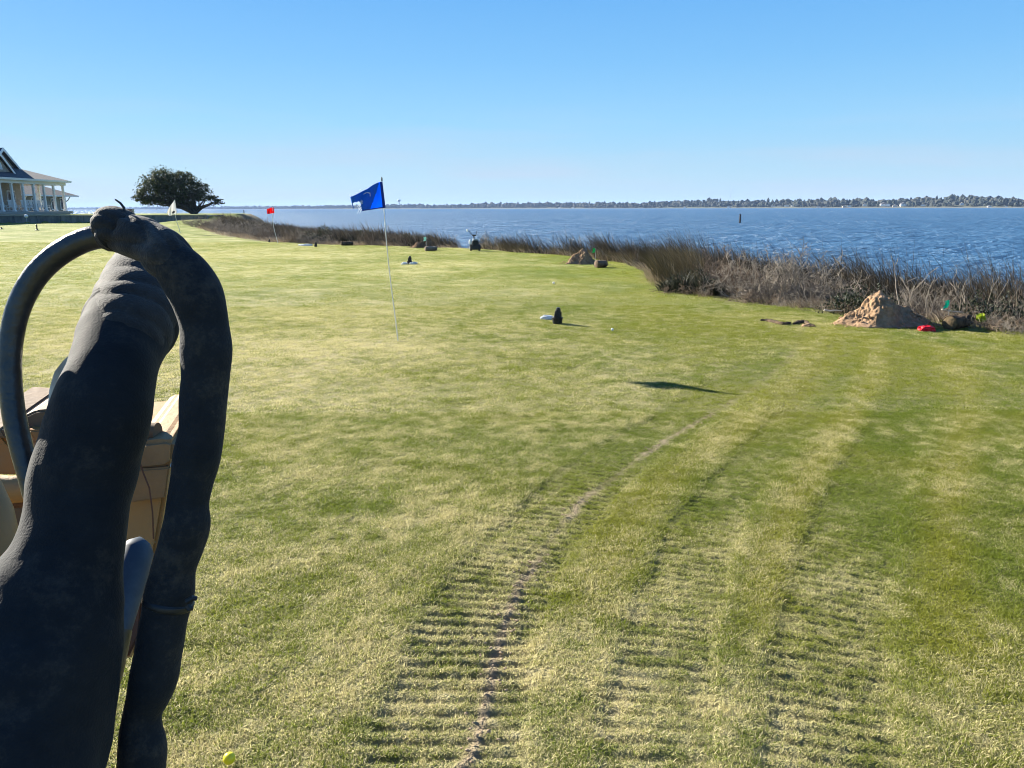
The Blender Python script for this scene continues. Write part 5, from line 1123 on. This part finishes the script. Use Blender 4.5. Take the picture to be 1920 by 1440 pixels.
# tan front housing seen between the hoses
mprism('housing', [(120, 858), (262, 850), (322, 843), (316, 900), (306, 960), (296, 1020), (284, 1080), (270, 1150), (254, 1236), (120, 1250)], 1.42, .42, MAT_TAN, .008)
mprism('housing_cap', [(240, 842), (268, 829), (310, 824), (328, 828), (325, 868), (312, 878), (240, 886)], 1.40, .40, MAT_TANM, .008)
mprism('weld_band', [(236, 882), (318, 876), (310, 934), (240, 944)], 1.398, .03, MAT_TANM, .003)
mtube('hinge_knob', [(262, 812, 1.44), (296, 812, 1.44)], [.020, .020], MAT_TAND, 16)
mtube('bolt', [(322, 873, 1.385), (326, 873, 1.385)], [.006, .006], MAT_BRIGHT, 8)
mtube('control_cable', [(258, 852, 1.37), (268, 885, 1.37), (280, 915, 1.37), (286, 960, 1.37), (288, 1010, 1.38)], .0014, MAT_RUST, 6)
# left hand plates, side panel, roller, lever arm
mprism('top_plate', [(40, 782), (66, 770), (104, 766), (116, 806), (84, 812), (52, 806)], 1.30, .20, MAT_TAND, .004)
mprism('plate_edge', [(50, 806), (118, 808), (112, 824), (66, 828)], 1.28, .03, MAT_ORANGE, .003)
mprism('side_panel', [(-60, 812), (4, 816), (32, 850), (52, 884), (30, 892), (-60, 888)], 1.26, .30, MAT_ORANGE, .005)
mprism('panel_lip', [(-60, 800), (2, 804), (12, 822), (-60, 820)], 1.25, .30, MAT_TAND, .003)
mtube('roller', [(-50, 912, 1.16), (20, 918, 1.16), (62, 914, 1.17)], [.021, .021, .021], MAT_TAN, 20); mtube('roller_shade_bar', [(4, 936, 1.18), (60, 930, 1.18)], [.016, .016], MAT_RUST, 16)  # second tube: dark bar added for the shade under the roller
mprism('rear_plate', [(10, 935), (70, 925), (70, 1000), (30, 1010)], 1.22, .05, MAT_TAND, .003)
mtube('lever_arm', [(-30, 905, .98), (-16, 960, .96), (-10, 1040, .94), (-22, 1120, .93), (-70, 1230, .92)], [.018, .024, .030, .032, .034], MAT_TAN, 22)
# steel bracket peeping out beside the bundle
mprism('steel_bracket', [(132, 664), (118, 676), (101, 698), (92, 730), (88, 770), (88, 796), (99, 794), (108, 760), (120, 726), (140, 700)], .845, .012, MAT_BRIGHT, .001)
mtube('bracket_bolt', [(86, 792, .84), (100, 800, .84)], [.007, .006], MAT_BRIGHT, 12)
# hydraulic cylinder between the hoses, the blue of shade put into its grey
mtube('hydraulic_cylinder', [(262, 1010, 1.10), (259, 1022, 1.09), (255, 1034, 1.085), (240, 1090, 1.06), (220, 1160, 1.03), (206, 1205, 1.01)], [.004, .017, .0235, .0235, .022, .021], MAT_CYL, 24)
mtube('cylinder_clevis', [(214, 1180, 1.0), (196, 1250, .98), (170, 1330, .96)], [.022, .024, .026], MAT_RUBBER, 18)
mprism('frame_plate', [(228, 1120), (270, 1090), (262, 1190), (240, 1236), (214, 1240)], 1.25, .08, MAT_RUST, .004)
# chassis and rubber tracks below and left of the picture
MAT_TRACK = mat('rubber_track', (0.02, 0.02, 0.02), (0.05, 0.045, 0.04), 20, .9)
def mbox(name, c, d, m, bev=.02, parent=None): return MB().box(np.array(c) - MO, d, bev=bev).build(name, m, parent or mach)
mbox('chassis', (-1.55, .75, .55), (.75, 1.7, .5), MAT_TAN, .05); mbox('boom_base', (-1.15, .78, .78), (.5, .5, .34), MAT_TAND, .04); mbox('front_carriage', (-1.18, 1.5, .93), (.30, .40, .55), MAT_TAN, .04)
for xx in (-1.98, -1.12):
    pr = [(0.0, .08), (-.05, .2), (.08, .38), (1.35, .38), (1.48, .2), (1.42, .06), (1.3, .0), (.12, .0)]
    t_ = MB().prism([(xx - .11 - MO[0], yy - MO[1], zz) for yy, zz in pr], (.22, 0, 0)).build('track', MAT_TRACK, mach, False, None, .01)
    for q in range(14): MB().box((xx - MO[0], .12 + q * .095 - MO[1], .0), (.23, .03, .03)).build('cleat', MAT_TRACK, t_)

# ---------------------------------------------------------------- sea haze
hb_ = MB().box((-1500, 6500, 42), (17000, 13300, 96)); hm, ht_ = new_mat('sea_haze'); ho = N(ht_, 'ShaderNodeOutputMaterial'); pv = N(ht_, 'ShaderNodeVolumePrincipled')
pv.inputs['Color'].default_value = (.42, .62, 1, 1); pv.inputs['Density'].default_value = .00006; pv.inputs['Anisotropy'].default_value = .0
ht_.links.new(pv.outputs[0], ho.inputs['Volume']); hz = hb_.build('haze', hm); tag(hz, 'thin blue sea haze over the sound', kind='stuff')
